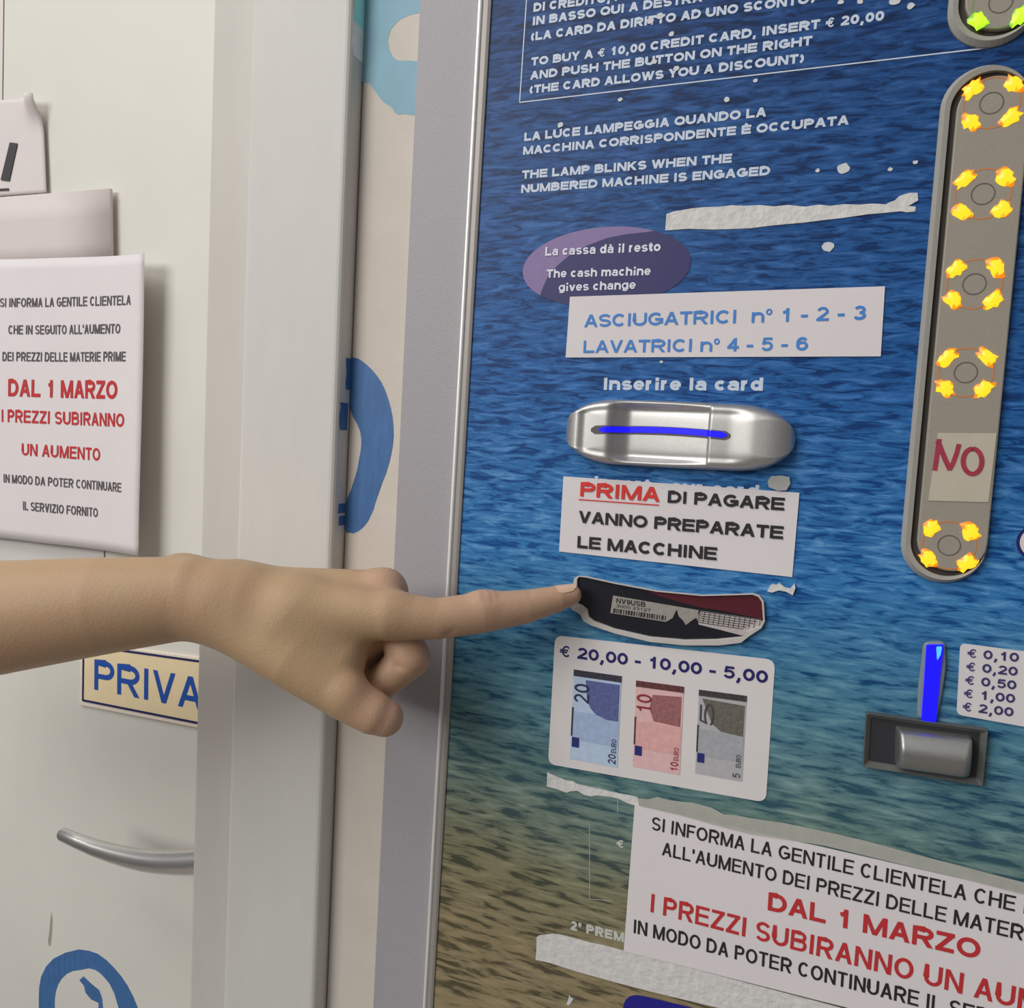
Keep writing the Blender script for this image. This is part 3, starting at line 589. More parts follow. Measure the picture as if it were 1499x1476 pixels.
# ---- banknote sticker
ys = Y0 - .0003
stk = MB().prism(rounded([P2(*p, 0) for p in [(812.2, 930.5), (1134.8, 966.5), (1121, 1175.5), (802, 1119)]], .0040), ys, Y0).build('banknote_sticker', sticker, mach); stk['label'] = 'white rounded sticker picturing three banknotes'
block('printed_text', [('€ 20,00 - 10,00 - 5,00', z7(140, 182), z7(1226, 324), 17.2, .03)], navy, ys - .0002, stk)
def bill(c, name, base, tint, tone, dark_, num, numcol, arch):
    q = lambda s, t: tuple((1 - t) * ((1 - s) * np.array(c[0]) + s * np.array(c[1])) + t * ((1 - s) * np.array(c[3]) + s * np.array(c[2])))
    R = lambda mb, s0, t0, s1, t1, y: mb.prism([P2(*z7(*q(s, t)), ys) for s, t in ((s0, t0), (s1, t0), (s1, t1), (s0, t1))], y, y + .0001)
    y = ys - .0002
    b = R(MB(), 0, .0, 1, 1, y).build('printed_banknote', mat(name + '_paper', base, .6, noise=.08, nscale=350), stk); b['label'] = 'picture of a ' + num + ' euro banknote'
    mm = MB()
    mm.prism([P2(*z7(*q(s, t)), ys) for s, t in arch], y - .00015, y)
    mm.build('printed_arch', mat(name + '_arch', tone, .6, noise=.3, nscale=700), b)
    t_ = R(MB(), .02, .46, .98, .78, y - .0001).build('printed_band', mat(name + '_tint', tint, .6, noise=.12, nscale=400), b)
    m2 = MB(); R(m2, 0, 0, 1, .07, y - .0002)
    R(m2, .0, .42, .035, .74, y - .0002)
    m2.build('printed_border', mat(name + '_border', dark_, .6, noise=.6, nscale=900), b)
    m3 = MB(); text(m3, num, z7(*q(.34, .36 if len(num) == 2 else .42)), z7(*q(.34, .15)), 22 if len(num) == 2 else 21, y - .0003, .0)
    text(m3, num, z7(*q(.95, .97)), z7(*q(.95, .97 - .052 * len(num))), 11, y - .0003, .0)
    text(m3, 'EURO', z7(*q(.95, .85)), z7(*q(.95, .70)), 7, y - .0003, .0)
    m3.build('printed_number', mat(name + '_num', numcol, .6), b)
    m4 = MB(); R(m4, .03, .75, .18, .86, y - .0002); m4.build('printed_flag', mat('flag_blue', C3(36, 40, 104), .6), b)
A1 = [(.26, .10), (.97, .10), (.97, .50), (.72, .50), (.5, .46), (.38, .40), (.3, .30)]
bill([(215, 250), (465, 285), (442, 764), (193, 716)], 'twenty', C3(168, 186, 208), C3(150, 168, 198), C3(84, 92, 140), C3(52, 48, 62), '20', C3(46, 44, 80), A1)
bill([(540, 307), (790, 340), (768, 802), (522, 757)], 'ten', C3(206, 168, 168), C3(204, 156, 154), C3(140, 92, 92), C3(90, 50, 52), '10', C3(130, 44, 54), [(.36, .14), (.96, .12), (.96, .46), (.4, .44), (.3, .3)])
bill([(868, 355), (1118, 388), (1093, 836), (848, 792)], 'five', C3(164, 162, 166), C3(152, 152, 158), C3(96, 92, 84), C3(58, 54, 54), '5', C3(64, 62, 66), [(.08, .10), (.97, .12), (.97, .48), (.5, .46), (.3, .38)])

# ---- coin slot, coin flap, price sticker
y0 = Y0
cs = MB().prism(rounded([P2(*z8(*p), 0) for p in [(690, 205), (862, 200), (868, 400), (845, 560), (800, 800), (640, 800), (650, 560), (670, 400)]], .0025, 5), y0 - .0022, y0).build('coin_slot', mat('clear_grey_bezel', C3(120, 128, 134), .3), mach, bevel=.0012, seg=3); cs['label'] = 'upright coin slot glowing blue'
MB().prism(rounded([P2(*z8(*p), 0) for p in [(712, 222), (845, 222), (812, 480), (785, 818), (672, 808), (695, 500)]], .0006, 3), y0 - .0034, y0 - .002).build('slot_light', blue_led, cs, bevel=.0004)['label'] = 'blue light in the coin slot'
MB().prism(rounded([P2(*z8(*p), 0) for p in [(785, 235), (830, 232), (818, 300), (792, 340)]], .0006, 3), y0 - .0037, y0 - .0033).build('slot_light', cyan_led, cs)
fo = [P2(*z8(*p), 0) for p in [(250, 742), (1182, 872), (1140, 1300), (225, 1152)]]
def inset(pl, d):
    c = np.mean(pl, 0); out = []
    for p in pl:
        v = np.array(p) - c; out.append(tuple(c + v - np.sign(v) * d))
    return out
cf = MB().ring(fo, inset(fo, .0022), y0 - .0042, y0, .0022).build('coin_return', dark_rim, mach, bevel=.0005); cf['label'] = 'dark coin tray with a curved silver flap'
MB().prism(inset(fo, .002), y0 - .0016, y0).build('tray_back', dark_tray, cf)
fc = [np.array(P2(*z8(*p), 0)) for p in [(478, 850), (1062, 925), (1050, 1225), (470, 1140)]]
vs = []; nA, nB = 40, 28
for i in range(nA + 1):
    for j in range(nB + 1):
        s, t = i / nA, j / nB
        q = (fc[0] * (1 - s) + fc[1] * s) * (1 - t) + (fc[3] * (1 - s) + fc[2] * s) * t
        es = min(1, s / .07, (1 - s) / (.04 + .16 * t)); et = math.sin(PI * (.1 + .8 * t) ) if t > .28 else math.sin(PI * (.1 + .8 * t)) 
        h = (.0018 + .0085 * max(0, et) ** .6) * math.sqrt(max(0, 1 - (1 - es) ** 2)) if 0 < j < nB else 0
        vs.append((q[0], y0 - .0014 - h, q[1]))
MB().add(vs, [(i * (nB + 1) + j, i * (nB + 1) + j + 1, (i + 1) * (nB + 1) + j + 1, (i + 1) * (nB + 1) + j) for i in range(nA) for j in range(nB)]).build('flap', mat('dull_silver', (.42, .42, .41, 1), .42, .85, noise=.05, nscale=500), cf, smooth=True)['label'] = 'curved silver flap'
pk = MB().prism(rounded([P2(*p, 0) for p in [(1406, 942), (1560, 962), (1552, 1074), (1400.5, 1046.5)]], .0022), ys, Y0).build('price_sticker', sticker, mach); pk['label'] = 'white sticker listing coin values'
block('printed_text', [('€ 0,10', z8(1032, 330), z8(1430, 366), 13, .03), ('€ 0,20', z8(1024, 433), z8(1420, 474), 13, .03), ('€ 0,50', z8(1016, 537), z8(1410, 580), 13, .03), ('€ 1,00', z8(1006, 640), z8(1400, 684), 13, .03), ('€ 2,00', z8(996, 742), z8(1388, 788), 13, .03)], mat('slate_ink', C3(58, 52, 100), .5), ys - .0002, pk)
nb = MB().prism(rounded([P2(*p, 0) for p in [(914, 1453), (1330, 1553), (1320, 1720), (898, 1600)]], .0085), Y0 - .0002, Y0).build('blue_sticker', mat('royal_sticker', C3(34, 28, 124), .4), mach); nb['label'] = 'dark blue rounded sticker under the lower notice'
ci = P2(1520, 795, 0); rr = ci[0] - P2(1488, 795, 0)[0]
circ = lambda r, n=48: [(ci[0] + r * math.cos(2 * PI * i / n), ci[1] + r * math.sin(2 * PI * i / n)) for i in range(n)]
rs = MB().prism(circ(rr), Y0 - .0002, Y0).build('round_sticker', navy, mach); rs['label'] = 'round white sticker with a navy rim'
MB().prism(circ(rr * .84), Y0 - .0003, Y0 - .0002).build('sticker_centre', sticker, rs)

# ---- button strips with indicator lamps
bl = [(1451.5, 151), (1439, 284), (1426.4, 416), (1413.7, 545.5), (1389.3, 798.6)]
no_c = (1401.5, 672)
def strip(cx, zb, zt, wl, wr_, label):
    """upright bar: chamfered outer rim, dark groove, raised face; wl / wr_ = reach to the left and right of cx"""
    ocx = cx + (wr_ - wl) / 2; w = (wl + wr_) / 2
    o1 = stadium(ocx, zb, zt, w)
    rimw = .0032
    o2 = stadium(ocx + rimw / 2 - .0002, zb + rimw * .9, zt - rimw * .9, w - rimw / 2 - .0002)
    o3 = stadium(ocx + rimw / 2 + .0010, zb + rimw + .0018, zt - rimw - .0018, w - rimw / 2 - .0012)
    rim = MB().ring(o1, [(x, z) for x, z in stadium(ocx + .0004, zb + .0014, zt - .0014, w - .0010)], Y0 - .0010, Y0, -.0022)
    rim.ring(stadium(ocx + .0004, zb + .0014, zt - .0014, w - .0010), o2, Y0 - .0032, Y0, .0004)
    r = rim.build('button_strip', rim_grey, mach, smooth=False); r['label'] = label
    MB().prism(o2, Y0 - .0008, Y0).build('groove', groove, r)
    MB().prism(o3, Y0 - .0032, Y0 - .0006).build('button_plate', strip_grey, r, bevel=.0005)
    return r
YF = Y0 - .0032
def button(parent, c, lamps, m, ring_m, R):
    cx, cz = P2(*c, YF)
    loop = lambda r, w: ([(cx + (r + w) * math.cos(2 * PI * i / 48), cz + (r + w) * math.sin(2 * PI * i / 48)) for i in range(48)], [(cx + (r - w) * math.cos(2 * PI * i / 48), cz + (r - w) * math.sin(2 * PI * i / 48)) for i in range(48)])
    bt = MB().ring(*loop(R * .41, .00022), YF - .0001, YF + .0002).build('push_button', line_grey, parent)
    MB().ring(*loop(R * .98, .00022), YF - .0001, YF + .0002).build('lamp_ring', ring_m, parent)
    for ang in lamps:
        a = math.radians(ang); lx, lz = cx + R * .95 * math.cos(a), cz + R * .95 * math.sin(a)
        vs = []; nR, nA = 5, 18; ta = a + PI / 2
        jit = [random.uniform(.72, 1.22) for _ in range(nA)]
        for i in range(nR + 1):
            f_ = i / nR
            for k in range(nA):
                q = 2 * PI * k / nA; e1 = .0041 * f_ * math.cos(q) * jit[k]; e2 = .0028 * f_ * math.sin(q) * jit[k]
                vs.append((lx + e1 * math.cos(ta) - e2 * math.sin(ta), YF - .0001 - .0012 * (1 - f_ * f_), lz + e1 * math.sin(ta) + e2 * math.cos(ta)))
        fs = [(i * nA + k, i * nA + (k + 1) % nA, (i + 1) * nA + (k + 1) % nA, (i + 1) * nA + k) for i in range(nR) for k in range(nA)]
        MB().add(vs, fs).build('indicator_lamp', m, parent, smooth=True)
    return cx, cz
xm = P2(1420, 474, YF)[0]
zt = P2(1450, 91, YF)[1]; zb_ = P2(1386, 855, YF)[1]
wl = xm - P2(1347.5, 474, Y0)[0]; wr_ = P2(1475.5, 480, Y0)[0] - xm
bar = strip(xm, zb_, zt, wl, wr_, 'long grey strip of push buttons lit by amber lamps')
RB = (P2(1470, 416, YF)[0] - P2(1383, 416, YF)[0]) / 2
for c in bl: button(bar, c, (42, 138, 222, 318), amber_led, amber_ring, RB * .95)
zt2 = P2(1460, -190, YF)[1]; zb2 = P2(1455, 64, YF)[1]
xm2 = P2(1464, 3, YF)[0]
bar2 = strip(xm2, zb2, zt2, xm2 - P2(1388.5, 0, Y0)[0], wr_, 'upper grey button strip with green lamps')
button(bar2, (1465, 3), (42, 138, 222, 318), green_led, mat('green_ring_glow', C3(110, 120, 80), .5, emit=(.1, .4, .02, .2)), RB * .95)

# ------------------------------------------------------------------ paper and tape on the machine
yn = YF - .0003
t = sheet('paper_label', [(1373, 634), (1459, 634.5), (1447, 735.5), (1359, 733)], yn, mat('yellowed_paper', C3(176, 168, 152), .7, noise=.05, nscale=100), n=4)
tag(t, 'square of paper with NO written in red marker, stuck over a button', 'label')
z5 = lambda x, y: Z(x, y, .2981, 1290, 440)
mb = MB()
ribbon(mb, [z5(*p) for p in [(262, 835), (268, 800), (276, 740), (285, 680)]], .0017, yn - .0002 - 0 * 2e-5)
ribbon(mb, [z5(*p) for p in [(278, 690), (295, 735), (318, 790), (338, 832)]], .0018, yn - .0002 - 1 * 2e-5)
ribbon(mb, [z5(*p) for p in [(334, 832), (352, 800), (370, 750), (382, 705)]], .0016, yn - .0002 - 2 * 2e-5)
ribbon(mb, [z5(448 + 46 * math.sin(q), 790 - 62 * math.cos(q)) for q in [2 * PI * i / 24 for i in range(24)] + [0.01]], .0017, yn - .0002 - 3 * 2e-5)
mb.build('handwriting', marker, t)
yp = Y0 - .0006
t = sheet('paper_label', [(834.3, 434.5), (1295.5, 419.2), (1289.3, 521.8), (828, 523.5)], yp, paper, n=4)
tag(t, 'white paper label with blue capitals listing dryers and washers by number', 'label')
block('printed_text', [('ASCIUGATRICI  n° 1 - 2 - 3', z3(278, 530), z3(1276, 503), 19.6, .022), ('LAVATRICI n° 4 - 5 - 6', z3(275, 621), z3(1070, 612), 19, .022)], blue_ink, yp - .0002, t)
t = sheet('paper_notice', [(824.8, 697.5), (1170.3, 721.5), (1159.7, 845), (818.4, 807.5)], yp, paper, n=6)
tag(t, 'white paper notice with black capitals and one red underlined word, above the banknote slot', 'notice')
yt = yp - .0004
block('printed_text', [('DI PAGARE', z6(703, 200), z6(1312, 241), 18.2, .034), ('VANNO PREPARATE', z6(238, 304), z6(1306, 391), 18.2, .034), ('LE MACCHINE', z6(231, 436), z6(959, 501), 18.2, .034)], ink, yt, t)
o = MB(); text(o, 'PRIMA', z6(246, 166), z6(660, 196), 21, yt, .034); ribbon(o, [z6(238, 183), z6(658, 213)], .0005, yt)
o.build('printed_text', red_ink2, t)['label'] = 'red underlined word'
# lower price notice
curl = lambda x, z: .0006
yq = Y0 - .0010
def line_at(a, b, u): return (u, a[1] + (b[1] - a[1]) * (u - a[0]) / (b[0] - a[0]))
TL = z9(985, 198); TRd = z10(1499, 640); BL = z9(930, 928); BRd = z9(1300, 1022)
t = sheet('paper_notice', [TL, line_at(TL, TRd, 1640), line_at(BL, BRd, 1625), BL], yq, paper, n=6)
tag(t, 'large white paper notice about a price rise, low on the machine', 'notice')
yk = yq - .0002
block('printed_text', [
    ("SI INFORMA LA GENTILE CLIENTELA CHE| IN", z9(1068, 323), z10(1452, 733), 20.5, .006),
    ("ALL’AUMENTO DEI PREZZI DELLE MATER|IE", z9(1120, 450), z10(1492, 879), 20.5, .006),
    ("IN MODO DA POTER CONTINUARE| IL SERVIZIO", z9(977, 838), z10(970, 1209), 20.5, .008)], ink, yk, t)
block('printed_text', [("DAL 1 MARZO", z10(217, 726), z10(1277, 975), 27, .026), ("I PREZZI SUBIRANNO UN| AUMENTO", z9(1060, 733), z10(1190, 1146), 28, .012)], red_ink, yk, t, label='red lines of the notice')
# tape remains
def scrap(name, pts, zf, m, label, cat, y=Y0, th=.0004, extra=None):
    o = MB().prism([P2(*zf(*p), y) for p in pts], y - th, y).build(name, m); tag(o, label, cat); return o
scrap('torn_paper', [(570, 130), (600, 120), (625, 116), (660, 110), (700, 106), (760, 104), (800, 99), (850, 101), (900, 98), (950, 103), (1000, 98), (1060, 104), (1110, 97), (1150, 101), (1200, 95), (1250, 97), (1300, 93), (1345, 96), (1360, 88), (1378, 82), (1392, 68), (1412, 60), (1430, 55), (1458, 55), (1460, 82), (1442, 92), (1425, 102), (1452, 104), (1450, 121), (1420, 124), (1400, 120), (1340, 126), (1280, 131), (1200, 143), (1120, 152), (1060, 160), (1000, 165), (930, 172), (870, 180), (800, 183), (740, 185), (650, 182), (566, 188)], z3, torn, 'ragged white strip of torn paper above the dryer and washer label', 'torn paper')
scrap('torn_paper', [(497, 858), (510, 850), (540, 846), (570, 842), (605, 843), (640, 852), (700, 868), (760, 884), (830, 898), (930, 925), (1300, 1020), (1900, 1180), (2500, 1340), (2480, 1520), (2000, 1380), (1500, 1230), (1340, 1195), (1060, 1127), (900, 1085), (700, 1030), (560, 985), (492, 970), (496, 920)], z9, torn, 'long white torn strip along the bottom edge of the large notice', 'torn paper', y=Y0 - .0003)
scrap('torn_paper', [(550, 35), (575, 48), (600, 58), (640, 75), (680, 82), (700, 95), (760, 108), (800, 118), (850, 128), (900, 140), (960, 150), (1000, 160), (1010, 205), (965, 195), (940, 185), (900, 165), (860, 158), (800, 150), (770, 156), (735, 148), (700, 128), (668, 130), (645, 137), (600, 120), (548, 106)], z9, torn, 'short torn white strip under the banknote sticker', 'torn paper')
scrap('clear_tape', [(-432, 166), (-380, 172), (-330, 160), (-270, 176), (-210, 184), (-150, 190), (-60, 215), (0, 248), (60, 252), (110, 262), (200, 276), (300, 290), (430, 318), (560, 345), (700, 378), (900, 432), (1200, 510), (1700, 640), (1700, 700), (1200, 570), (900, 500), (500, 402), (130, 345), (0, 312), (-100, 285), (-215, 252), (-330, 225), (-420, 205)], z10, clear_tape, 'band of cloudy clear tape along the top edge of the large notice', 'tape', y=Y0 - .0011, th=.0002)
scrap('tape_scrap', [(1226, 662), (1240, 632), (1255, 622), (1272, 628), (1290, 618), (1315, 640), (1345, 648), (1368, 622), (1372, 645), (1358, 682), (1340, 672), (1320, 662), (1285, 656), (1250, 668)], z6, torn, 'tiny crumpled white scrap beside the right end of the banknote slot', 'tape scrap', th=.0012)
scrap('tape_scrap', [(1228, 85), (1245, 62), (1300, 58), (1340, 66), (1345, 100), (1325, 135), (1280, 138), (1232, 118)], z6, clear_tape, 'small clear scrap of tape at the top right of the black and red notice', 'tape scrap', y=Y0 - .0011, th=.0006)

# ------------------------------------------------------------------ papers and sign on the door
y1 = Y_DOOR
za = lambda x, y: Z(x, y, .3335, 0, 0)
zb2_ = lambda x, y: Z(x, y, .2982, 0, 400)
t = sheet('paper_sheet', [(-70, -60), (5.5, -60), (3, 147), (-70, 152)], y1 - .0008, paper2, n=4)
tag(t, 'edge of a white sheet at the top left corner of the door', 'paper')
x67 = P2(60, 200, y1)[0]; z_c = P2(60, 150, y1)[1]
dA = lambda x, z: .0015 + .010 * math.exp(-(((x - x67) / .010) ** 2 + ((z - z_c) / .012) ** 2))
t = sheet('paper_sheet', [(-70, 150), (62, 143), (68, 282), (-70, 292)], y1 - .0015, paper2, disp=dA, n=24, lift=.0015)
tag(t, 'white sheet with a curled corner and a slanted black stroke, upper left on the door', 'paper')
mb = MB(); yy = y1 - .0015 - .0022
mb.prism([P2(*za(*p), yy) for p in [(42, 625), (76, 629), (40, 795), (2, 790)]], yy, yy + .0002)
mb.prism([P2(*za(*p), yy) for p in [(-60, 831), (38, 826), (36, 836), (-60, 840)]], yy, yy + .0002)
mb.build('printed_letter', mat('charcoal_ink', C3(54, 54, 56), .6), t)
dB = lambda x, z: .0035
t = sheet('card', [(-70, 294), (161, 276), (163, 392), (-70, 402)], y1 - .002, mat('pinkish_card', C3(196, 186, 184), .7, noise=.03, nscale=30), disp=dB, n=3, th=.0022, lift=.0035)
tag(t, 'blank pale card on the door, between the curled sheet and the price notice', 'card')
t = sheet('plastic_sleeve', [(-70, 420), (150, 420), (152, 858), (-70, 846)], y1 - .0012, mat('sleeve', C3(196, 193, 190), .35), n=3)
tag(t, 'plastic sleeve peeping out below the price notice on the door', 'sleeve')
xr_ = P2(208, 600, y1)[0]; zm = P2(100, 600, y1)[1]
dC = lambda x, z: .006 + .005 * max(0, (x - xr_ + .075) / .075) ** 2 + .0006 * math.sin(60 * x + 25 * z)
t = sheet('paper_notice', [(-75, 380), (219, 373.5), (211.5, 813), (-75, 780)], y1 - .003, paper, disp=dC, n=28, lift=.0085)
tag(t, 'white paper notice about a price rise, hanging on the white door', 'notice')
yx = y1 - .003 - .0003
block('printed_text', [
    ('SI INFORMA LA GENTILE CLIENTELA', zb2_(-4, 166), zb2_(662, 160), 13.8, .012),
    ("CHE IN SEGUITO ALL'AUMENTO", zb2_(37, 299), zb2_(606, 299), 13.8, .012),
    ('DEI PREZZI DELLE MATERIE PRIME', zb2_(10, 431), zb2_(637, 436), 13.8, .012),
    ('IN MODO DA POTER CONTINUARE', zb2_(10, 1028), zb2_(618, 1075), 13, .012),
    ('IL SERVIZIO FORNITO', zb2_(108, 1163), zb2_(482, 1199), 13, .012)], ink_soft, yx, t, disp=dC, lift=.0068)
block('printed_text', [('DAL 1 MARZO', zb2_(38, 604), zb2_(594, 620), 26, .024), ('I PREZZI SUBIRANNO', zb2_(3, 730), zb2_(633, 757), 19, .018), ('UN AUMENTO', zb2_(105, 894), zb2_(497, 922), 18, .018)], red_ink, yx, t, disp=dC, lift=.0068, label='red lines of the notice')
zs = lambda x, y: Z(x, y, .2802, 0, 800)
ysn = y1 - .002
sg = MB().prism([P2(*zs(*p), ysn) for p in [(418, 500), (1500, 638), (1500, 1040), (414, 830)]], ysn, y1).build('door_sign', mat('sign_margin', C3(214, 204, 190), .4), None, bevel=.0005)
tag(sg, 'cream and blue sign reading PRIVA behind the forearm, on the white door', 'sign')
MB().prism([P2(*zs(*p), ysn) for p in [(440, 516), (1490, 650), (1490, 1012), (434, 800)]], ysn - .0002, ysn).build('sign_face', mat('cream_face', C3(222, 201, 164), .4, noise=.03, nscale=100), sg)
mb = MB(); ff = ysn - .0004
for a, b in (((436, 520), (432, 806)), ((430, 804), (1490, 1014)), ((434, 517), (1490, 664))): ribbon(mb, [zs(*a), zs(*b)], .0018, ff)
mb.build('sign_border', mat('dark_navy', C3(34, 38, 84), .5), sg)
block('printed_text', [('PRIV|ATO', zs(492, 748), zs(913, 831), 43.5, .012)], mat('sign_blue', C3(30, 74, 156), .5), ff, sg)

# ------------------------------------------------------------------ the person: forearm and pointing hand, one continuous surface
tipw = P(848, 868, 0); Z0 = float(np.dot(tipw - CAM, CF)); SC = Z0 / F
def loc(u, v, w, r):
    k = 1 - w / F; return (PX + (u - PX) * k, PY + (v - PY) * k, w, r * k)
G_main = [  # chains of joints (u, v, w, radius) and how softly each melts into the rest
    ([(-860, 925, 60, 120), (-460, 915, 60, 112), (0, 904, 60, 83), (150, 887, 62, 71), (275, 876, 60, 60), (350, 880, 56, 50)], 1),
    ([(-860, 940, -20, 114), (-460, 925, -30, 105), (0, 902, -40, 78), (150, 886, -30, 64), (275, 870, -20, 56), (350, 868, -10, 44)], 50),
    ([(340, 880, 48, 46), (566, 902, 72, 36), (640, 906, 66, 30), (704, 897, 55, 30), (768, 888.5, 42, 24.8), (815, 877, 32, 19.4), (836, 871, 26, 15.4)], 26),
    ([(350, 870, 10, 42), (558, 868, 22, 33)], 24), ([(350, 874, -25, 40), (540, 884, -22, 32)], 24), ([(350, 888, -50, 36), (525, 905, -60, 29)], 24),
    ([(380, 920, 10, 50), (500, 940, 0, 44)], 26),
    ([(320, 895, 66, 46), (425, 968, 88, 39), (505, 1020, 90, 34), (545, 1043, 90, 31.5), (563, 1051, 86, 27.5)], 30),
    ([(430, 905, 60, 48), (500, 960, 66, 34)], 34), ([(470, 948, 26, 40), (540, 968, 2, 28)], 22), ([(500, 932, 36, 36), (556, 930, 20, 28)], 22),
]
knuckles = [(574, 896, 70, 30), (562, 866, 22, 33), (708, 887, 56, 21.5), (506, 1014, 98, 26), (268, 846, 10, 34)]
chains = [
    [(556, 872, 20, 33), (600, 963, 46, 29), (548, 1010, 42, 25), (505, 990, 28, 22)],
    [(545, 886, -24, 32), (592, 970, -8, 28), (540, 1012, -4, 24), (500, 985, -8, 21)],
    [(528, 905, -62, 29), (572, 972, -52, 25), (528, 1003, -46, 21), (495, 980, -46, 19)],
]
H_ = 2.5
U0, U1, V0, V1, W0, W1 = -930, 880, 770, 1110, -170, 190
us = np.arange(U0, U1, H_, dtype=np.float32); vs_ = np.arange(V0, V1, H_, dtype=np.float32); ws = np.arange(W0, W1, H_, dtype=np.float32)
def capsule(a, b, sl):
    U = us[sl][:, None, None]; V = vs_[None, :, None]; W = ws[None, None, :]
    a = np.array(a, dtype=np.float32); b = np.array(b, dtype=np.float32); d = b[:3] - a[:3]; L = max(float(d @ d), 1e-6)
    t = np.clip(((U - a[0]) * d[0] + (V - a[1]) * d[1] + (W - a[2]) * d[2]) / L, 0, 1)
    r = a[3] + (b[3] - a[3]) * t
    return np.sqrt((U - a[0] - t * d[0]) ** 2 + (V - a[1] - t * d[1]) ** 2 + (W - a[2] - t * d[2]) ** 2) - r
def smin(A, B, k):
    h = np.clip(.5 + .5 * (B - A) / k, 0, 1); return B + (A - B) * h - k * h * (1 - h)
def put(Fv, a, b, k):
    a, b = loc(*a), loc(*b)
    lo = min(a[0] - a[3], b[0] - b[3]) - 70; hi = max(a[0] + a[3], b[0] + b[3]) + 70
    i0 = max(0, int((lo - U0) / H_)); i1 = min(len(us), int((hi - U0) / H_) + 1)
    if i1 <= i0: return
    sl = slice(i0, i1); Fv[sl] = smin(Fv[sl], capsule(a, b, sl), k)
shape = (len(us), len(vs_), len(ws))
Fm = np.full(shape, 500, np.float32)
for ch, k in G_main:
    Fc = np.full(shape, 500, np.float32)
    for a, b in zip(ch, ch[1:]): put(Fc, a, b, .5)
    Fm = smin(Fm, Fc, k)
for q in knuckles: put(Fm, q, (q[0] + 1, q[1], q[2], q[3]), 14)
for ch in chains:
    Fc = np.full(shape, 500, np.float32)
    for a, b in zip(ch, ch[1:]): put(Fc, a, b, 5)
    sl = slice(int((440 - U0) / H_), None)
    # the finger grows out of its knuckle softly, and only touches its neighbours elsewhere
    kn = np.sqrt((us[sl][:, None, None] - ch[0][0]) ** 2 + (vs_[None, :, None] - ch[0][1]) ** 2 + (ws[None, None, :] - ch[0][2]) ** 2)
    kk = 3 + 20 * np.clip(1 - kn / 70, 0, 1)
    Fm[sl] = smin(Fm[sl], Fc[sl], kk)
# skin creases over the index joint and under the finger base
def crease(a, b, r, depth):
    global Fm
    a, b = loc(*a, 1), loc(*b, 1)
    i0 = int((min(a[0], b[0]) - 30 - U0) / H_); i1 = int((max(a[0], b[0]) + 30 - U0) / H_); sl = slice(i0, i1)
    d = capsule(a[:3] + (0,), b[:3] + (0,), sl); Fm[sl] += depth * np.exp(-(d / r) ** 2)
for a, b, r, dp in (((716, 866, 56), (724, 884, 84), 4, 2.2), ((706, 862, 56), (712, 880, 82), 4, 1.6), ((727, 868, 56), (733, 882, 80), 3.5, 1.4), ((774, 862, 44), (778, 874, 64), 3.5, 1.3),
                    ((648, 930, 74), (662, 926, 86), 5, 2.2), ((566, 972, 74), (628, 984, 58), 4.5, 3.4), ((502, 1004, 132), (520, 1000, 128), 4, 2.0), ((494, 1012, 132), (512, 1010, 130), 4, 1.6)):
    crease(a, b, r, dp)
def surface_nets(Fv):
    neg = Fv < 0
    cnt = np.zeros(tuple(n - 1 for n in Fv.shape), np.int8)
    for i in (0, 1):
        for j in (0, 1):
            for k in (0, 1):
                cnt += neg[i:Fv.shape[0] - 1 + i, j:Fv.shape[1] - 1 + j, k:Fv.shape[2] - 1 + k]
    act = (cnt > 0) & (cnt < 8)
    I = np.argwhere(act); idx = np.full(cnt.shape, -1, np.int64); idx[act] = np.arange(len(I))
    acc = np.zeros((len(I), 3)); num = np.zeros(len(I))
    cor = [(i, j, k) for i in (0, 1) for j in (0, 1) for k in (0, 1)]
    for a in cor:
        for ax in range(3):
            if a[ax]: continue
            b = list(a); b[ax] = 1
            fa = Fv[I[:, 0] + a[0], I[:, 1] + a[1], I[:, 2] + a[2]]; fb = Fv[I[:, 0] + b[0], I[:, 1] + b[1], I[:, 2] + b[2]]
            m = (fa < 0) != (fb < 0); t = np.where(m, fa / np.where(m, fa - fb, 1), 0)
            p = np.array(a, float)[None] + t[:, None] * (np.array(b) - np.array(a))[None]
            acc += p * m[:, None]; num += m
    V = I + acc / num[:, None]; Q = []
    for ax in range(3):
        o1, o2 = [(1, 2), (2, 0), (0, 1)][ax]
        s0 = [slice(None)] * 3; s1 = [slice(None)] * 3; s0[ax] = slice(0, -1); s1[ax] = slice(1, None)
        a, b = neg[tuple(s0)], neg[tuple(s1)]
        for flip, msk in ((0, a & ~b), (1, ~a & b)):
            e = np.argwhere(msk); e = e[(e[:, o1] > 0) & (e[:, o2] > 0) & (e[:, o1] < Fv.shape[o1] - 1) & (e[:, o2] < Fv.shape[o2] - 1)]
            c = []
            for d1, d2 in ((-1, -1), (0, -1), (0, 0), (-1, 0)):
                g_ = e.copy(); g_[:, o1] += d1; g_[:, o2] += d2; c.append(idx[g_[:, 0], g_[:, 1], g_[:, 2]])
            q = np.stack(c, 1); Q.append(q[:, ::-1] if flip else q)
    return V, np.concatenate(Q)
V, Q = surface_nets(Fm)
E_ = np.concatenate([Q[:, [0, 1]], Q[:, [1, 2]], Q[:, [2, 3]], Q[:, [3, 0]]])
for it in range(3):
    s_ = np.zeros_like(V); c_ = np.zeros(len(V))
    for k in (0, 1):
        for ax in range(3): s_[:, ax] += np.bincount(E_[:, k], V[E_[:, 1 - k], ax], len(V))
        c_ += np.bincount(E_[:, k], minlength=len(V))
    V = V * .5 + .5 * s_ / c_[:, None]
L = np.stack([U0 + V[:, 0] * H_, V0 + V[:, 1] * H_, W0 + V[:, 2] * H_], 1)
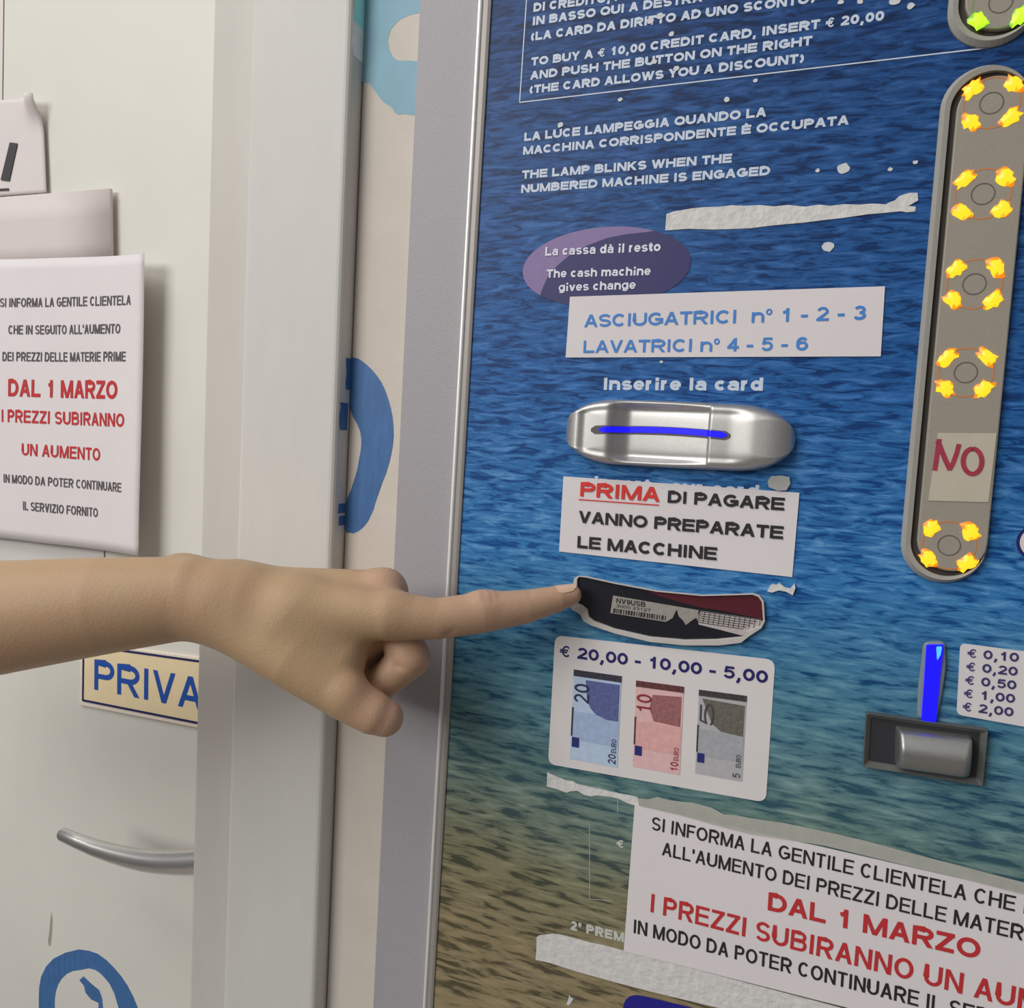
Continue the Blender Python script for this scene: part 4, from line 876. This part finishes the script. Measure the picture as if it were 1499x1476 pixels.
def toworld(L):
    L = np.atleast_2d(L)
    return CAM + np.outer((L[:, 0] - PX) * SC, CR) + np.outer((L[:, 1] - PY) * SC, CD) + np.outer(Z0 - L[:, 2] * SC, CF)
Wd = toworld(L)
# (right, down, towards the viewer) is a left-handed frame, so the quads are turned round
hm = MB(); hm.v = [tuple(p) for p in Wd]; hm.f = [tuple(int(i) for i in q) for q in Q]
person = hm.build('person', skin(), None, smooth=True)
flush = np.zeros(len(L))
for (u, v, w, r) in ((838, 872, 28, 40), (706, 880, 60, 34), (572, 866, 30, 40), (566, 1050, 90, 48), (605, 962, 40, 45)):
    c = np.array(loc(u, v, w, 1)[:3]); flush = np.maximum(flush, np.exp(-(np.linalg.norm(L - c, axis=1) / r) ** 2))
flush = np.maximum(flush, .55 / (1 + np.exp(-(L[:, 0] - 640) / 30)))
at = person.data.attributes.new('flush', 'FLOAT', 'POINT'); at.data.foreach_set('value', flush.astype(np.float32))
tag(person, 'bare left forearm and hand, index finger pointing at the banknote slot', 'person')
# index fingernail on the upper side of the tip
vs = []; n1, n2 = 14, 10
ax = np.array(loc(836, 871, 26, 15)[:3]); ba = np.array(loc(806, 879.5, 34, 20)[:3]); dr = (ax - ba) / np.linalg.norm(ax - ba)
upv = np.array([-.12, -1, .35]); upv -= dr * (upv @ dr); upv /= np.linalg.norm(upv); sd = np.cross(dr, upv)
for i in range(n1 + 1):
    s_ = i / n1; c = ba + dr * (10 + 29 * s_); r = 19.2 - 4.6 * s_ ** 1.2
    hw = .8 * (1 - .45 * max(0, s_ - .75) / .25) * (1 - .25 * max(0, .2 - s_) / .2)
    for j in range(n2 + 1):
        a = (j / n2 - .5) * 2 * hw
        vs.append(toworld(c + upv * (r * math.cos(a)) + sd * (r * math.sin(a)))[0])
MB().add(vs, [(i * (n2 + 1) + j, i * (n2 + 1) + j + 1, (i + 1) * (n2 + 1) + j + 1, (i + 1) * (n2 + 1) + j) for i in range(n1) for j in range(n2)]).build('fingernail', mat('nail', C3(204, 170, 148), .3), person, smooth=True)
